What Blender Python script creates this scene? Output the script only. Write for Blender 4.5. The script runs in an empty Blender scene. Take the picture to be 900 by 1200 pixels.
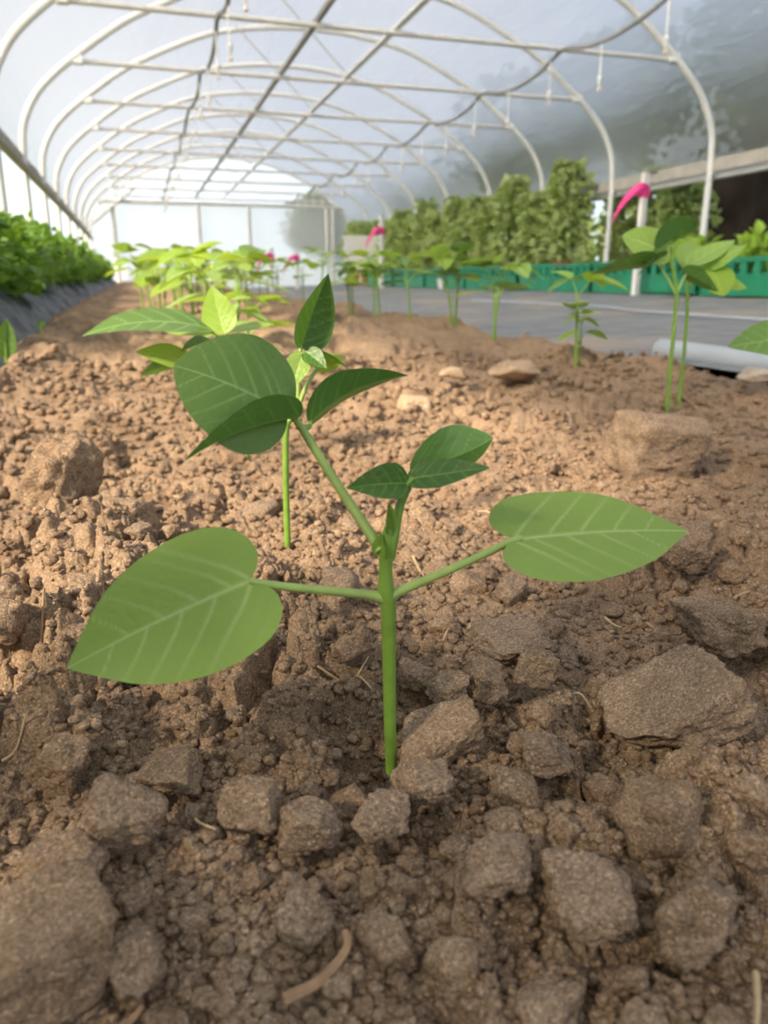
import bpy, bmesh, math, random
import numpy as np
from mathutils import Vector

random.seed(7)
RNG = np.random.default_rng(11)
sc = bpy.context.scene
COL = sc.collection
PI = math.pi
H = 0.16                                   # camera height over the nearby soil

# ---------------------------------------------------------------- camera model
FPX = 900.0
PITCH = math.atan(267 / 900)
YAW = math.atan(292 / math.hypot(900, 267))
CF = np.array([math.sin(YAW) * math.cos(PITCH), math.cos(YAW) * math.cos(PITCH), -math.sin(PITCH)])
CR = np.array([math.cos(YAW), -math.sin(YAW), 0.0])
CU = np.cross(CR, CF)
HD = np.array([math.sin(YAW), math.cos(YAW), 0.0])      # heading on the ground
UP = np.array([0, 0, 1.0])
CAM = np.array([0, 0, H])


def ray(x, y):
    return CF + CR * (x - 450) / FPX - CU * (y - 600) / FPX


def at(x, y, D):
    """point seen at (x, y) whose ground distance along the heading is D"""
    d = ray(x, y)
    return CAM + d * (D / (d @ HD))


# ---------------------------------------------------------------- noise
def _h(ix, iy, iz, s):
    n = (ix.astype(np.int64) * 374761393 + iy.astype(np.int64) * 668265263 + iz * 2147483647 + s * 1274126177) & 0xFFFFFFFF
    n = ((n ^ (n >> 13)) * 1274126177) & 0xFFFFFFFF
    n = ((n ^ (n >> 16)) * 2246822519) & 0xFFFFFFFF
    return ((n ^ (n >> 15)) & 0xFFFFFF) / float(0x1000000)


def vn2(x, y, s=0):
    ix, iy = np.floor(x), np.floor(y)
    fx, fy = x - ix, y - iy
    fx, fy = fx * fx * (3 - 2 * fx), fy * fy * (3 - 2 * fy)
    z = np.zeros_like(ix, dtype=np.int64)
    a, b = _h(ix, iy, z, s), _h(ix + 1, iy, z, s)
    c, d = _h(ix, iy + 1, z, s), _h(ix + 1, iy + 1, z, s)
    return (a + (b - a) * fx) * (1 - fy) + (c + (d - c) * fx) * fy - 0.5


def fbm2(x, y, s=0, o=4):
    t, a = 0, 1.0
    for i in range(o):
        t = t + a * vn2(x + 17.3 * i, y - 9.1 * i, s + i)
        x, y, a = x * 2.03, y * 2.03, a * 0.5
    return t


def vn3(p, s=0):
    i = np.floor(p)
    f = p - i
    f = f * f * (3 - 2 * f)
    i = i.astype(np.int64)
    r = 0
    for dx in (0, 1):
        for dy in (0, 1):
            for dz in (0, 1):
                w = (f[:, 0] if dx else 1 - f[:, 0]) * (f[:, 1] if dy else 1 - f[:, 1]) * (f[:, 2] if dz else 1 - f[:, 2])
                r = r + w * _h(i[:, 0] + dx, i[:, 1] + dy, i[:, 2] + dz, s)
    return r - 0.5


# ---------------------------------------------------------------- mesh helpers
def tag(o, label=None, cat=None, group=None, kind=None):
    if label: o['label'] = label
    if cat: o['category'] = cat
    if group: o['group'] = group
    if kind: o['kind'] = kind
    return o


def link_mesh(name, me, mat, parent=None, loc=(0, 0, 0)):
    if mat is not None and not me.materials:
        me.materials.append(mat)
    o = bpy.data.objects.new(name, me)
    COL.objects.link(o)
    if parent is not None:
        o.parent = parent
    o.location = loc
    return o


def raw_mesh(name, V, F, smooth=True):
    """V (n,3), F (m,3) or (m,4) arrays"""
    V = np.asarray(V, dtype=np.float32)
    F = np.asarray(F, dtype=np.int32)
    me = bpy.data.meshes.new(name)
    m, k = F.shape
    me.vertices.add(len(V)); me.vertices.foreach_set('co', V.ravel())
    me.loops.add(m * k); me.loops.foreach_set('vertex_index', F.ravel())
    me.polygons.add(m)
    me.polygons.foreach_set('loop_start', np.arange(0, m * k, k, dtype=np.int32))
    try:
        me.polygons.foreach_set('loop_total', np.full(m, k, dtype=np.int32))
    except Exception:
        pass
    me.polygons.foreach_set('use_smooth', np.full(m, smooth, dtype=bool))
    me.update(calc_edges=True)
    me.validate()
    return me


def grid_faces(nr, nc, wrap=False):
    r = np.arange(nr - 1)[:, None]
    c = np.arange(nc if wrap else nc - 1)[None, :]
    c2 = (c + 1) % nc
    return np.stack([r * nc + c, r * nc + c2, (r + 1) * nc + c2, (r + 1) * nc + c], -1).reshape(-1, 4)


class MB:
    def __init__(s):
        s.v, s.f, s.n = [], [], 0

    def add(s, V, F):
        s.v.append(np.asarray(V, float)); s.f.extend([[int(i) + s.n for i in q] for q in F]); s.n += len(V)

    def box(s, c, d, rot=0.0):
        c = np.array(c, float); hx, hy, hz = [q / 2 for q in d]
        V = np.array([[x, y, z] for z in (-hz, hz) for y in (-hy, hy) for x in (-hx, hx)])
        ca, sa = math.cos(rot), math.sin(rot)
        V = np.stack([V[:, 0] * ca - V[:, 1] * sa, V[:, 0] * sa + V[:, 1] * ca, V[:, 2]], 1) + c
        s.add(V, [(0, 2, 3, 1), (4, 5, 7, 6), (0, 1, 5, 4), (2, 6, 7, 3), (0, 4, 6, 2), (1, 3, 7, 5)])

    def tube(s, pts, rad, n=10, cap=True):
        P = np.asarray(pts, float)
        R = np.broadcast_to(np.asarray(rad, float), (len(P),))
        T = np.gradient(P, axis=0)
        T /= np.linalg.norm(T, axis=1)[:, None] + 1e-12
        a = np.array([0, 0, 1.0]) if abs(T[0][2]) < 0.9 else np.array([1.0, 0, 0])
        u = np.cross(T[0], a); u /= np.linalg.norm(u)
        rings = []
        for i in range(len(P)):
            u = u - T[i] * (u @ T[i]); u /= np.linalg.norm(u) + 1e-12
            w = np.cross(T[i], u)
            th = np.arange(n) * 2 * PI / n
            rings.append(P[i] + R[i] * (np.cos(th)[:, None] * u + np.sin(th)[:, None] * w))
        V = np.concatenate(rings)
        F = [tuple(q) for q in grid_faces(len(P), n, True)]
        if cap:
            F.append(tuple(range(n - 1, -1, -1)))
            F.append(tuple((len(P) - 1) * n + i for i in range(n)))
        s.add(V, F)

    def lathe(s, c, prof, n=20):
        th = np.arange(n) * 2 * PI / n
        V = np.concatenate([np.stack([r * np.cos(th), r * np.sin(th), np.full(n, z)], 1) for r, z in prof]) + np.array(c)
        F = [tuple(q) for q in grid_faces(len(prof), n, True)]
        F.append(tuple(range(n - 1, -1, -1)))
        F.append(tuple((len(prof) - 1) * n + i for i in range(n)))
        s.add(V, F)

    def mesh(s, name, smooth=True, origin=None):
        V = np.concatenate(s.v)
        if origin is not None:
            V = V - np.array(origin)
        me = bpy.data.meshes.new(name)
        me.from_pydata(V.tolist(), [], s.f)
        me.update()
        if smooth:
            me.polygons.foreach_set('use_smooth', [True] * len(me.polygons))
            try:
                me.set_sharp_from_angle(angle=math.radians(40))
            except Exception:
                pass
        return me

    def build(s, name, mat, parent=None, origin=None, smooth=True):
        return link_mesh(name, s.mesh(name, smooth, origin), mat, parent,
                         (0, 0, 0) if (parent is not None or origin is None) else tuple(origin))


def spline(ctrl, n):
    P = np.asarray(ctrl, float)
    if len(P) == 2:
        t = np.linspace(0, 1, n)[:, None]
        return P[0] * (1 - t) + P[1] * t
    Q = np.concatenate([[2 * P[0] - P[1]], P, [2 * P[-1] - P[-2]]])
    out = []
    for t in np.linspace(0, len(P) - 1, n):
        i = min(int(t), len(P) - 2); f = t - i
        a, b, c, d = Q[i:i + 4]
        out.append(0.5 * ((2 * b) + (c - a) * f + (2 * a - 5 * b + 4 * c - d) * f * f + (3 * b - a - 3 * c + d) * f ** 3))
    return np.array(out)


def empty(name, loc, label, cat, group=None):
    o = bpy.data.objects.new(name, None)
    o.empty_display_size = 0.05
    COL.objects.link(o)
    o.location = tuple(loc)
    return tag(o, label, cat, group)


def copy_thing(o, loc, rz=0.0, scale=1.0, label=None, group=None):
    c = o.copy(); COL.objects.link(c)
    c.location = tuple(loc); c.rotation_euler = (0, 0, rz); c.scale = (scale,) * 3
    if label: c['label'] = label
    if group: c['group'] = group
    for ch in list(o.children):
        d = ch.copy(); COL.objects.link(d); d.parent = c
        for g in list(ch.children):
            e = g.copy(); COL.objects.link(e); e.parent = d
    return c


ORD = ['first', 'second', 'third', 'fourth', 'fifth', 'sixth', 'seventh', 'eighth', 'ninth', 'tenth', 'eleventh',
       'twelfth', 'thirteenth', 'fourteenth', 'fifteenth', 'sixteenth', 'seventeenth', 'eighteenth', 'nineteenth',
       'twentieth', 'twenty-first', 'twenty-second', 'twenty-third', 'twenty-fourth', 'twenty-fifth', 'twenty-sixth',
       'twenty-seventh', 'twenty-eighth', 'twenty-ninth', 'thirtieth']


# ---------------------------------------------------------------- materials
def new_mat(name):
    m = bpy.data.materials.new(name)
    m.use_nodes = True
    nt = m.node_tree
    nt.nodes.clear()
    out = nt.nodes.new('ShaderNodeOutputMaterial')
    return m, nt, out


def N(nt, t, **kw):
    n = nt.nodes.new('ShaderNode' + t)
    for k, v in kw.items():
        if k in n.inputs:
            n.inputs[k].default_value = v
        else:
            setattr(n, k, v)
    return n


def ramp(nt, stops):
    r = nt.nodes.new('ShaderNodeValToRGB')
    els = r.color_ramp.elements
    while len(els) < len(stops):
        els.new(0.5)
    for e, (p, c) in zip(els, stops):
        e.position = p
        e.color = (*c, 1) if len(c) == 3 else c
    return r


def simple(name, col, rough=0.6, metal=0.0, var=0.12, scale=40.0, bump=0.0, spec=0.5):
    m, nt, out = new_mat(name)
    b = N(nt, 'BsdfPrincipled', Roughness=rough, Metallic=metal)
    b.inputs['Specular IOR Level'].default_value = spec
    tc = N(nt, 'TexCoord')
    nz = N(nt, 'TexNoise', Scale=scale, Detail=4.0)
    nt.links.new(tc.outputs['Object'], nz.inputs['Vector'])
    c0 = tuple(max(0, c * (1 - var)) for c in col)
    c1 = tuple(min(1, c * (1 + var)) for c in col)
    r = ramp(nt, [(0.3, c0), (0.7, c1)])
    nt.links.new(nz.outputs['Fac'], r.inputs['Fac'])
    nt.links.new(r.outputs['Color'], b.inputs['Base Color'])
    if bump:
        bp = N(nt, 'Bump', Strength=0.6, Distance=bump)
        nt.links.new(nz.outputs['Fac'], bp.inputs['Height'])
        nt.links.new(bp.outputs['Normal'], b.inputs['Normal'])
    nt.links.new(b.outputs['BSDF'], out.inputs['Surface'])
    return m


def soil_material(name, base, dark, light, grain=1300.0):
    m, nt, out = new_mat(name)
    b = N(nt, 'BsdfPrincipled', Roughness=0.95)
    b.inputs['Specular IOR Level'].default_value = 0.12
    g = N(nt, 'NewGeometry')
    def noise(scale, det=5.0, rough=0.6):
        n = N(nt, 'TexNoise', Scale=scale, Detail=det, Roughness=rough)
        nt.links.new(g.outputs['Position'], n.inputs['Vector'])
        return n
    n1 = noise(9.0); n2 = noise(70.0, 6.0, 0.65)
    vg = N(nt, 'TexVoronoi', Scale=grain)
    nt.links.new(g.outputs['Position'], vg.inputs['Vector'])
    n3 = N(nt, 'SeparateColor')
    nt.links.new(vg.outputs['Color'], n3.inputs[0])
    r = ramp(nt, [(0.28, dark), (0.5, base), (0.74, light)])
    add = N(nt, 'Math', operation='MULTIPLY_ADD')
    nt.links.new(n1.outputs['Fac'], add.inputs[0]); add.inputs[1].default_value = 0.45
    mul = N(nt, 'Math', operation='MULTIPLY_ADD')
    nt.links.new(n2.outputs['Fac'], mul.inputs[0]); mul.inputs[1].default_value = 0.55
    mul.inputs[2].default_value = 0.0
    nt.links.new(mul.outputs[0], add.inputs[2])
    nt.links.new(add.outputs[0], r.inputs['Fac'])
    # sand grains: pale and dark specks
    r3 = ramp(nt, [(0.0, (0.55, 0.52, 0.48)), (0.5, (0.95, 0.95, 0.95)), (0.86, (1.2, 1.2, 1.2)), (1.0, (1.7, 1.74, 1.78))])
    nt.links.new(n3.outputs[0], r3.inputs['Fac'])
    mx = N(nt, 'MixRGB', blend_type='MULTIPLY'); mx.inputs['Fac'].default_value = 0.8
    nt.links.new(r.outputs['Color'], mx.inputs['Color1']); nt.links.new(r3.outputs['Color'], mx.inputs['Color2'])
    nt.links.new(mx.outputs['Color'], b.inputs['Base Color'])
    b1 = N(nt, 'Bump', Strength=0.5, Distance=0.0007)
    nt.links.new(n3.outputs[0], b1.inputs['Height'])
    b2 = N(nt, 'Bump', Strength=0.7, Distance=0.006)
    n4 = noise(230.0, 5.0, 0.7)
    nt.links.new(n4.outputs['Fac'], b2.inputs['Height'])
    nt.links.new(b1.outputs['Normal'], b2.inputs['Normal'])
    nt.links.new(b2.outputs['Normal'], b.inputs['Normal'])
    nt.links.new(b.outputs['BSDF'], out.inputs['Surface'])
    return m


def leaf_material(name, top, under, vein, trans=0.35, tcol=(0.35, 0.55, 0.06), rough=0.42, fine=260.0):
    m, nt, out = new_mat(name)
    geo = N(nt, 'NewGeometry')
    at_ = N(nt, 'Attribute', attribute_name='vein')
    tc = N(nt, 'TexCoord')
    nz = N(nt, 'TexNoise', Scale=55.0, Detail=4.0)
    nt.links.new(tc.outputs['Object'], nz.inputs['Vector'])
    r = ramp(nt, [(0.3, tuple(c * 0.86 for c in top)), (0.7, tuple(min(1, c * 1.14) for c in top))])
    nt.links.new(nz.outputs['Fac'], r.inputs['Fac'])
    m1 = N(nt, 'MixRGB')
    nt.links.new(geo.outputs['Backfacing'], m1.inputs['Fac'])
    nt.links.new(r.outputs['Color'], m1.inputs['Color1']); m1.inputs['Color2'].default_value = (*under, 1)
    m2 = N(nt, 'MixRGB')
    nt.links.new(at_.outputs['Fac'], m2.inputs['Fac'])
    nt.links.new(m1.outputs['Color'], m2.inputs['Color1']); m2.inputs['Color2'].default_value = (*vein, 1)
    b = N(nt, 'BsdfPrincipled', Roughness=rough)
    b.inputs['Specular IOR Level'].default_value = 0.35
    nt.links.new(m2.outputs['Color'], b.inputs['Base Color'])
    vo = N(nt, 'TexVoronoi', Scale=fine, feature='DISTANCE_TO_EDGE')
    nt.links.new(tc.outputs['Object'], vo.inputs['Vector'])
    bp = N(nt, 'Bump', Strength=0.35, Distance=0.0012)
    nt.links.new(vo.outputs['Distance'], bp.inputs['Height'])
    nt.links.new(bp.outputs['Normal'], b.inputs['Normal'])
    t = N(nt, 'BsdfTranslucent')
    t.inputs['Color'].default_value = (*tcol, 1)
    ms = N(nt, 'MixShader'); ms.inputs['Fac'].default_value = trans
    nt.links.new(b.outputs['BSDF'], ms.inputs[1]); nt.links.new(t.outputs['BSDF'], ms.inputs[2])
    nt.links.new(ms.outputs['Shader'], out.inputs['Surface'])
    return m


def film_material(name, clear, haze, milk, gloss, tint=(0.97, 0.98, 1.0), wr=0.004, rough=0.3):
    """thin polythene: part clear, part hazy, part milky"""
    m, nt, out = new_mat(name)
    tc = N(nt, 'TexCoord')
    mp = N(nt, 'Mapping')
    mp.inputs['Scale'].default_value = (3.0, 0.9, 3.0)
    nt.links.new(tc.outputs['Object'], mp.inputs['Vector'])
    nz = N(nt, 'TexNoise', Scale=2.2, Detail=5.0, Distortion=0.7)
    nt.links.new(mp.outputs['Vector'], nz.inputs['Vector'])
    bp = N(nt, 'Bump', Strength=0.5, Distance=wr * 10)
    nt.links.new(nz.outputs['Fac'], bp.inputs['Height'])
    tr = N(nt, 'BsdfTransparent'); tr.inputs['Color'].default_value = (*tint, 1)
    rf = N(nt, 'BsdfRefraction', Roughness=rough, IOR=1.25); rf.inputs['Color'].default_value = (*tint, 1)
    tl = N(nt, 'BsdfTranslucent'); tl.inputs['Color'].default_value = (*tint, 1)
    gl = N(nt, 'BsdfPrincipled', Roughness=0.35)
    gl.inputs['Base Color'].default_value = (0.8, 0.81, 0.82, 1)
    for n in (rf, tl, gl):
        nt.links.new(bp.outputs['Normal'], n.inputs['Normal'])
    def mix(a, bb, fac):
        s = N(nt, 'MixShader'); s.inputs['Fac'].default_value = fac
        nt.links.new(a, s.inputs[1]); nt.links.new(bb, s.inputs[2])
        return s.outputs[0]
    s1 = mix(tr.outputs[0], rf.outputs[0], haze / (clear + haze))
    s2 = mix(s1, tl.outputs[0], milk / (clear + haze + milk))
    s3 = mix(s2, gl.outputs[0], gloss)
    nt.links.new(s3, out.inputs['Surface'])
    return m


M = {}
M['soil'] = soil_material('soil', (0.335, 0.232, 0.150), (0.175, 0.114, 0.070), (0.475, 0.345, 0.23))
M['soil_grey'] = soil_material('soil_greyish', (0.325, 0.232, 0.158), (0.195, 0.137, 0.092), (0.45, 0.335, 0.235))
M['stone'] = soil_material('pale_stone', (0.55, 0.40, 0.27), (0.42, 0.29, 0.19), (0.68, 0.53, 0.38))
M['white_stone'] = soil_material('cream_stone', (0.72, 0.60, 0.47), (0.6, 0.47, 0.35), (0.82, 0.72, 0.6))
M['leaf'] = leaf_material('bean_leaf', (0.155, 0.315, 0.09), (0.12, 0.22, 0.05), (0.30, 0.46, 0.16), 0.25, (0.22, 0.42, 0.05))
M['leaf_pale'] = leaf_material('pale_bean_leaf', (0.305, 0.49, 0.10), (0.25, 0.40, 0.085), (0.48, 0.61, 0.23), 0.3, (0.46, 0.64, 0.08))
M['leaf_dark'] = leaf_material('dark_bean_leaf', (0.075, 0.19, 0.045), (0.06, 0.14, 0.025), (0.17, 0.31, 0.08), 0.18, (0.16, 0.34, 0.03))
M['leaf_lime'] = leaf_material('lime_bean_leaf', (0.30, 0.48, 0.06), (0.28, 0.44, 0.06), (0.42, 0.58, 0.15), 0.4, (0.48, 0.66, 0.05))
M['stem'] = simple('green_stem', (0.17, 0.30, 0.04), 0.45, 0, 0.18, 120)
M['stem_pale'] = simple('pale_green_stem', (0.30, 0.42, 0.11), 0.5, 0, 0.12, 120)
M['bush'] = leaf_material('bush_leaf', (0.14, 0.29, 0.04), (0.15, 0.27, 0.05), (0.2, 0.36, 0.1), 0.35, (0.30, 0.48, 0.04))
M['tomato'] = leaf_material('tomato_leaf', (0.38, 0.46, 0.16), (0.38, 0.45, 0.20), (0.3, 0.42, 0.15), 0.4, (0.42, 0.55, 0.12))
M['tree'] = leaf_material('tree_leaf', (0.085, 0.125, 0.04), (0.09, 0.12, 0.045), (0.1, 0.2, 0.05), 0.25, (0.16, 0.27, 0.03))
M['tree_lime'] = leaf_material('yellow_green_tree_leaf', (0.30, 0.34, 0.06), (0.22, 0.28, 0.06), (0.3, 0.4, 0.1), 0.35, (0.45, 0.5, 0.06))  # yellow-green crowns, paler than the dark trees
M['bark'] = simple('bark', (0.12, 0.085, 0.06), 0.9, 0, 0.3, 20, 0.01)
M['pipe'] = simple('galvanised_pipe', (0.78, 0.78, 0.76), 0.4, 0.15, 0.04, 30)
M['bar'] = simple('painted_bar', (0.66, 0.65, 0.62), 0.5, 0.1, 0.06, 30)
M['strip'] = simple('bright_metal_strip', (0.9, 0.9, 0.9), 0.35, 0.0, 0.05, 30)
M['hose'] = simple('dark_grey_hose', (0.25, 0.255, 0.25), 0.5, 0, 0.1, 40)
M['clear'] = simple('white_plastic_tube', (0.80, 0.80, 0.80), 0.35, 0, 0.03, 40)
M['nozzle'] = simple('cream_nozzle', (0.78, 0.66, 0.55), 0.4, 0, 0.05, 40)
M['rail'] = simple('weathered_rail', (0.40, 0.38, 0.34), 0.7, 0, 0.18, 12)
M['white_wood'] = simple('white_painted_wood', (0.84, 0.82, 0.78), 0.6, 0, 0.04, 30)
M['pink'] = simple('pink_plastic_tape', (0.90, 0.06, 0.30), 0.45, 0, 0.1, 60)
M['crate'] = simple('green_plastic', (0.012, 0.19, 0.10), 0.4, 0, 0.12, 6)
M['bench'] = simple('grey_wood', (0.32, 0.28, 0.23), 0.8, 0, 0.2, 15)
M['terracotta'] = simple('terracotta', (0.42, 0.13, 0.075), 0.8, 0, 0.15, 15)
M['mulch'] = simple('black_plastic_mulch', (0.030, 0.037, 0.044), 0.5, 0, 0.3, 14, 0.004)
def cloth_material():
    m, nt, out = new_mat('grey_ground_cloth')
    b = N(nt, 'BsdfPrincipled', Roughness=0.6); b.inputs['Specular IOR Level'].default_value = 0.3
    g = N(nt, 'NewGeometry')
    n1 = N(nt, 'TexNoise', Scale=1.6, Detail=5.0, Distortion=0.6); n2 = N(nt, 'TexNoise', Scale=9.0, Detail=5.0); wv = N(nt, 'TexWave', Scale=160.0)
    for n in (n1, n2, wv): nt.links.new(g.outputs['Position'], n.inputs['Vector'])
    r1 = ramp(nt, [(0.3, (0.13, 0.14, 0.145)), (0.7, (0.23, 0.24, 0.245))]); nt.links.new(n2.outputs['Fac'], r1.inputs['Fac'])
    r2 = ramp(nt, [(0.52, (0, 0, 0)), (0.66, (0.75, 0.75, 0.75))]); nt.links.new(n1.outputs['Fac'], r2.inputs['Fac'])
    mx = N(nt, 'MixRGB'); mx.inputs['Color2'].default_value = (0.36, 0.27, 0.19, 1)      # washed-on soil dust
    nt.links.new(r2.outputs['Color'], mx.inputs['Fac']); nt.links.new(r1.outputs['Color'], mx.inputs['Color1'])
    nt.links.new(mx.outputs['Color'], b.inputs['Base Color'])
    bp = N(nt, 'Bump', Strength=0.5, Distance=0.02); nt.links.new(n2.outputs['Fac'], bp.inputs['Height'])
    nt.links.new(bp.outputs['Normal'], b.inputs['Normal'])
    nt.links.new(b.outputs['BSDF'], out.inputs['Surface'])
    return m


M['fabric'] = cloth_material()
M['pvc'] = simple('pale_grey_pipe', (0.36, 0.40, 0.45), 0.4, 0, 0.06, 10)
M['straw'] = simple('dry_straw', (0.52, 0.37, 0.20), 0.7, 0, 0.2, 200)
M['twig'] = simple('brown_twig', (0.36, 0.22, 0.12), 0.8, 0, 0.25, 200)
M['black'] = simple('near_black_sheet', (0.008, 0.007, 0.006), 0.95, 0, 0.5, 3, 0, 0.05)  # near-black sheet that gives the dark area beyond the right side
M['field'] = simple('outside_field', (0.20, 0.24, 0.09), 0.95, 0, 0.3, 0.8)
M['cup'] = simple('white_plastic', (0.85, 0.85, 0.83), 0.4, 0, 0.03, 10)
M['film'] = film_material('polythene', 0.15, 0.57, 0.13, 0.08, (0.61, 0.62, 0.63), rough=0.65)
M['film_end'] = film_material('milky_polythene', 0.30, 0.3, 0.35, 0.35)
M['film_clear'] = film_material('clear_polythene', 0.62, 0.15, 0.18, 0.16)
M['film_grey'] = film_material('grey_polythene', 0.10, 0.2, 0.35, 0.30)

# ---------------------------------------------------------------- ground shape
XE_Y = [-1, 0, 1.3, 1.7, 2.2, 3.0, 16]
XE_X = [1.03, 1.03, 0.985, 0.84, 0.74, 0.74, 0.76]


def G(Y):
    return np.interp(Y, [-2, 0.9, 1.24, 1.6, 1.85, 2.2, 4, 8, 15], [0, 0, .03, .055, .07, .08, .105, .155, .215])


def sstep(a, b, x):
    t = np.clip((x - a) / (b - a), 0, 1)
    return t * t * (3 - 2 * t)


def lumps(x, y, s, seed, dens=0.8):
    w = 0.28 * s
    xw = x + w * fbm2(x / s * 1.7, y / s * 1.7, seed + 50, 2) * 2
    yw = y + w * fbm2(x / s * 1.7 + 31, y / s * 1.7 - 7, seed + 60, 2) * 2
    ix, iy = np.floor(xw / s), np.floor(yw / s)
    best = np.zeros_like(x)
    z0 = np.zeros(x.shape, dtype=np.int64)
    for dx in (-1, 0, 1):
        for dy in (-1, 0, 1):
            cx, cy = ix + dx, iy + dy
            h1, h2, h3, h4 = (_h(cx, cy, z0, seed + k) for k in (0, 1, 2, 3))
            px, py = (cx + h1) * s, (cy + h2) * s
            a = h4 * 2 * PI
            ux, uy = xw - px, yw - py
            rx = s * (0.32 + 0.5 * h3)
            p = (ux * np.cos(a) + uy * np.sin(a)) / rx
            q = (-ux * np.sin(a) + uy * np.cos(a)) / (rx * (0.6 + 0.35 * h1))
            e = np.sqrt(p * p + q * q)
            box = np.maximum(np.abs(p), np.abs(q)) * 1.06
            d = 0.55 * e + 0.45 * np.maximum(box, np.abs(p * 0.7 + q * 0.7) * 1.05)
            hh = np.sqrt(np.clip(1 - d * d, 0, 1)) * rx * (0.55 + 0.4 * h2)
            # tilted flat top: facets rather than domes
            hh = np.minimum(hh, rx * (0.62 + 0.3 * h1) * (1 + 0.35 * p * (h3 - 0.5) * 2 + 0.35 * q * (h1 - 0.5) * 2) * 0.75)
            best = np.maximum(best, np.where(_h(cx, cy, z0, seed + 9) < dens, np.maximum(hh, 0), 0))
    return best


def base_z(x, y):
    xe = np.interp(y, XE_Y, XE_X)
    g = G(y)
    z = g.copy() if hasattr(g, 'copy') else g
    z = z - (g + 0.055) * sstep(-0.02, 0.16, x - xe)
    z = z - (0.03 + 0.55 * g) * sstep(0.0, 0.14, -0.19 - x)
    # foreground mound below the seedling, hollow round its stem and the hollow at the right of the mound
    z = z + 0.016 * np.exp(-(((x - 0.105) / 0.05) ** 2 + ((y - 0.168) / 0.024) ** 2))
    z = z + 0.008 * np.exp(-(((x + 0.03) / 0.05) ** 2 + ((y - 0.20) / 0.02) ** 2))
    z = z - 0.008 * np.exp(-(((x - 0.068) / 0.022) ** 2 + ((y - 0.236) / 0.018) ** 2))
    z = z - 0.012 * np.exp(-(((x - 0.165) / 0.018) ** 2 + ((y - 0.196) / 0.02) ** 2))
    return z


def soil_z(x, y, sp=None):
    x = np.asarray(x, float); y = np.asarray(y, float)
    if sp is None:
        sp = np.full(x.shape, 0.001)
    z = base_z(x, y)
    r = np.hypot(x, y)
    near = 1 - sstep(0.5, 1.1, r)
    z = z + 0.030 * fbm2(x * 3.1, y * 3.1, 3, 3) * sstep(0.05, 0.8, r) * 0.8
    z = z + 0.012 * fbm2(x * 14, y * 14, 5, 3)
    amp = 0.25 + 1.0 * sstep(-0.25, 0.3, vn2(x * 6, y * 6, 77) + 0.5 * vn2(x * 17, y * 17, 78))
    for s, k, dens, seed in ((0.075, 0.5, 0.5, 100), (0.036, 0.8, 0.62, 200), (0.018, 1.0, 0.7, 300), (0.0088, 0.95, 0.72, 400), (0.0044, 0.8, 0.8, 500)):
        fade = np.clip(s / (2.2 * sp) - 0.4, 0, 1)
        if fade.max() <= 0:
            continue
        z = z + k * fade * lumps(x, y, s, seed, dens) * amp * (1 - 0.4 * sstep(0.4, 0.95, r) * (s < 0.05) + 0.3 * (1 - sstep(0.24, 0.42, r)) * (0.01 < s < 0.05))
    z = z - 0.016 + 0.0016 * fbm2(x * 420, y * 420, 9, 3) * np.clip(0.004 / sp - 0.5, 0, 1)
    return z


def sz(x, y):
    return float(soil_z(np.array([x]), np.array([y]))[0])


# polar-spaced surface
rr = [0.085]
while rr[-1] < 15.2:
    r = rr[-1]
    rr.append(r + min(1.35 * (r * r + 0.0256) / 144, 0.0075 * r))
rr = np.array(rr)
th = np.linspace(-62, 52, 1240) * PI / 180 + YAW
Rg, Tg = np.meshgrid(rr, th, indexing='ij')
X, Y = Rg * np.sin(Tg), Rg * np.cos(Tg)
dr = np.gradient(rr)
SP = np.maximum(dr[:, None] * np.ones_like(Tg), Rg * (th[1] - th[0]))
keep_x = (X > -0.75) & (X < 1.6)
Z = np.full(X.shape, -0.2)
Z[keep_x] = soil_z(X[keep_x], Y[keep_x], SP[keep_x])
F = grid_faces(*X.shape)
kf = keep_x.ravel()[F].all(1)
F = F[kf]
used = np.unique(F)
remap = np.full(X.size, -1, dtype=np.int64); remap[used] = np.arange(len(used))
V = np.stack([X, Y, Z], -1).reshape(-1, 3)[used]
soil = link_mesh('ground_soil_bed', raw_mesh('soil_bed', V, remap[F][:, ::-1]), M['soil'])
tag(soil, 'crumbly brown soil of the planting bed running the length of the tunnel', 'soil', kind='structure')

# rough soil behind the camera's feet and under everything
gx, gy = np.meshgrid(np.linspace(-0.75, 1.6, 90), np.linspace(-2.6, 0.34, 110), indexing='ij')
gz = base_z(gx, gy) - 0.03 + 0.01 * fbm2(gx * 20, gy * 20, 4, 3)
rear = link_mesh('ground_soil_behind', raw_mesh('soil_behind', np.stack([gx, gy, gz], -1).reshape(-1, 3), grid_faces(90, 110)[:, ::-1]), M['soil'])
tag(rear, 'brown soil nearer than the picture edge', 'soil', kind='structure')
mb = MB(); mb.box((3, 20, -0.35), (140, 120, 0.2))
tag(mb.build('ground_field', M['field'], smooth=False), 'field outside the tunnel', 'ground', kind='structure')


# ground cloth of the path at the right
def cloth_z(x, y):
    xe = np.interp(y, XE_Y, XE_X)
    return (0.0 + 0.036 * np.clip(x - 0.95, 0, 3.2) + 0.005 * np.clip(y - 2, 0, 14)
            + 0.010 * fbm2(x * 2.2, y * 1.1, 31, 3) + 0.006 * fbm2(x * 9, y * 3, 33, 3))


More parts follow.
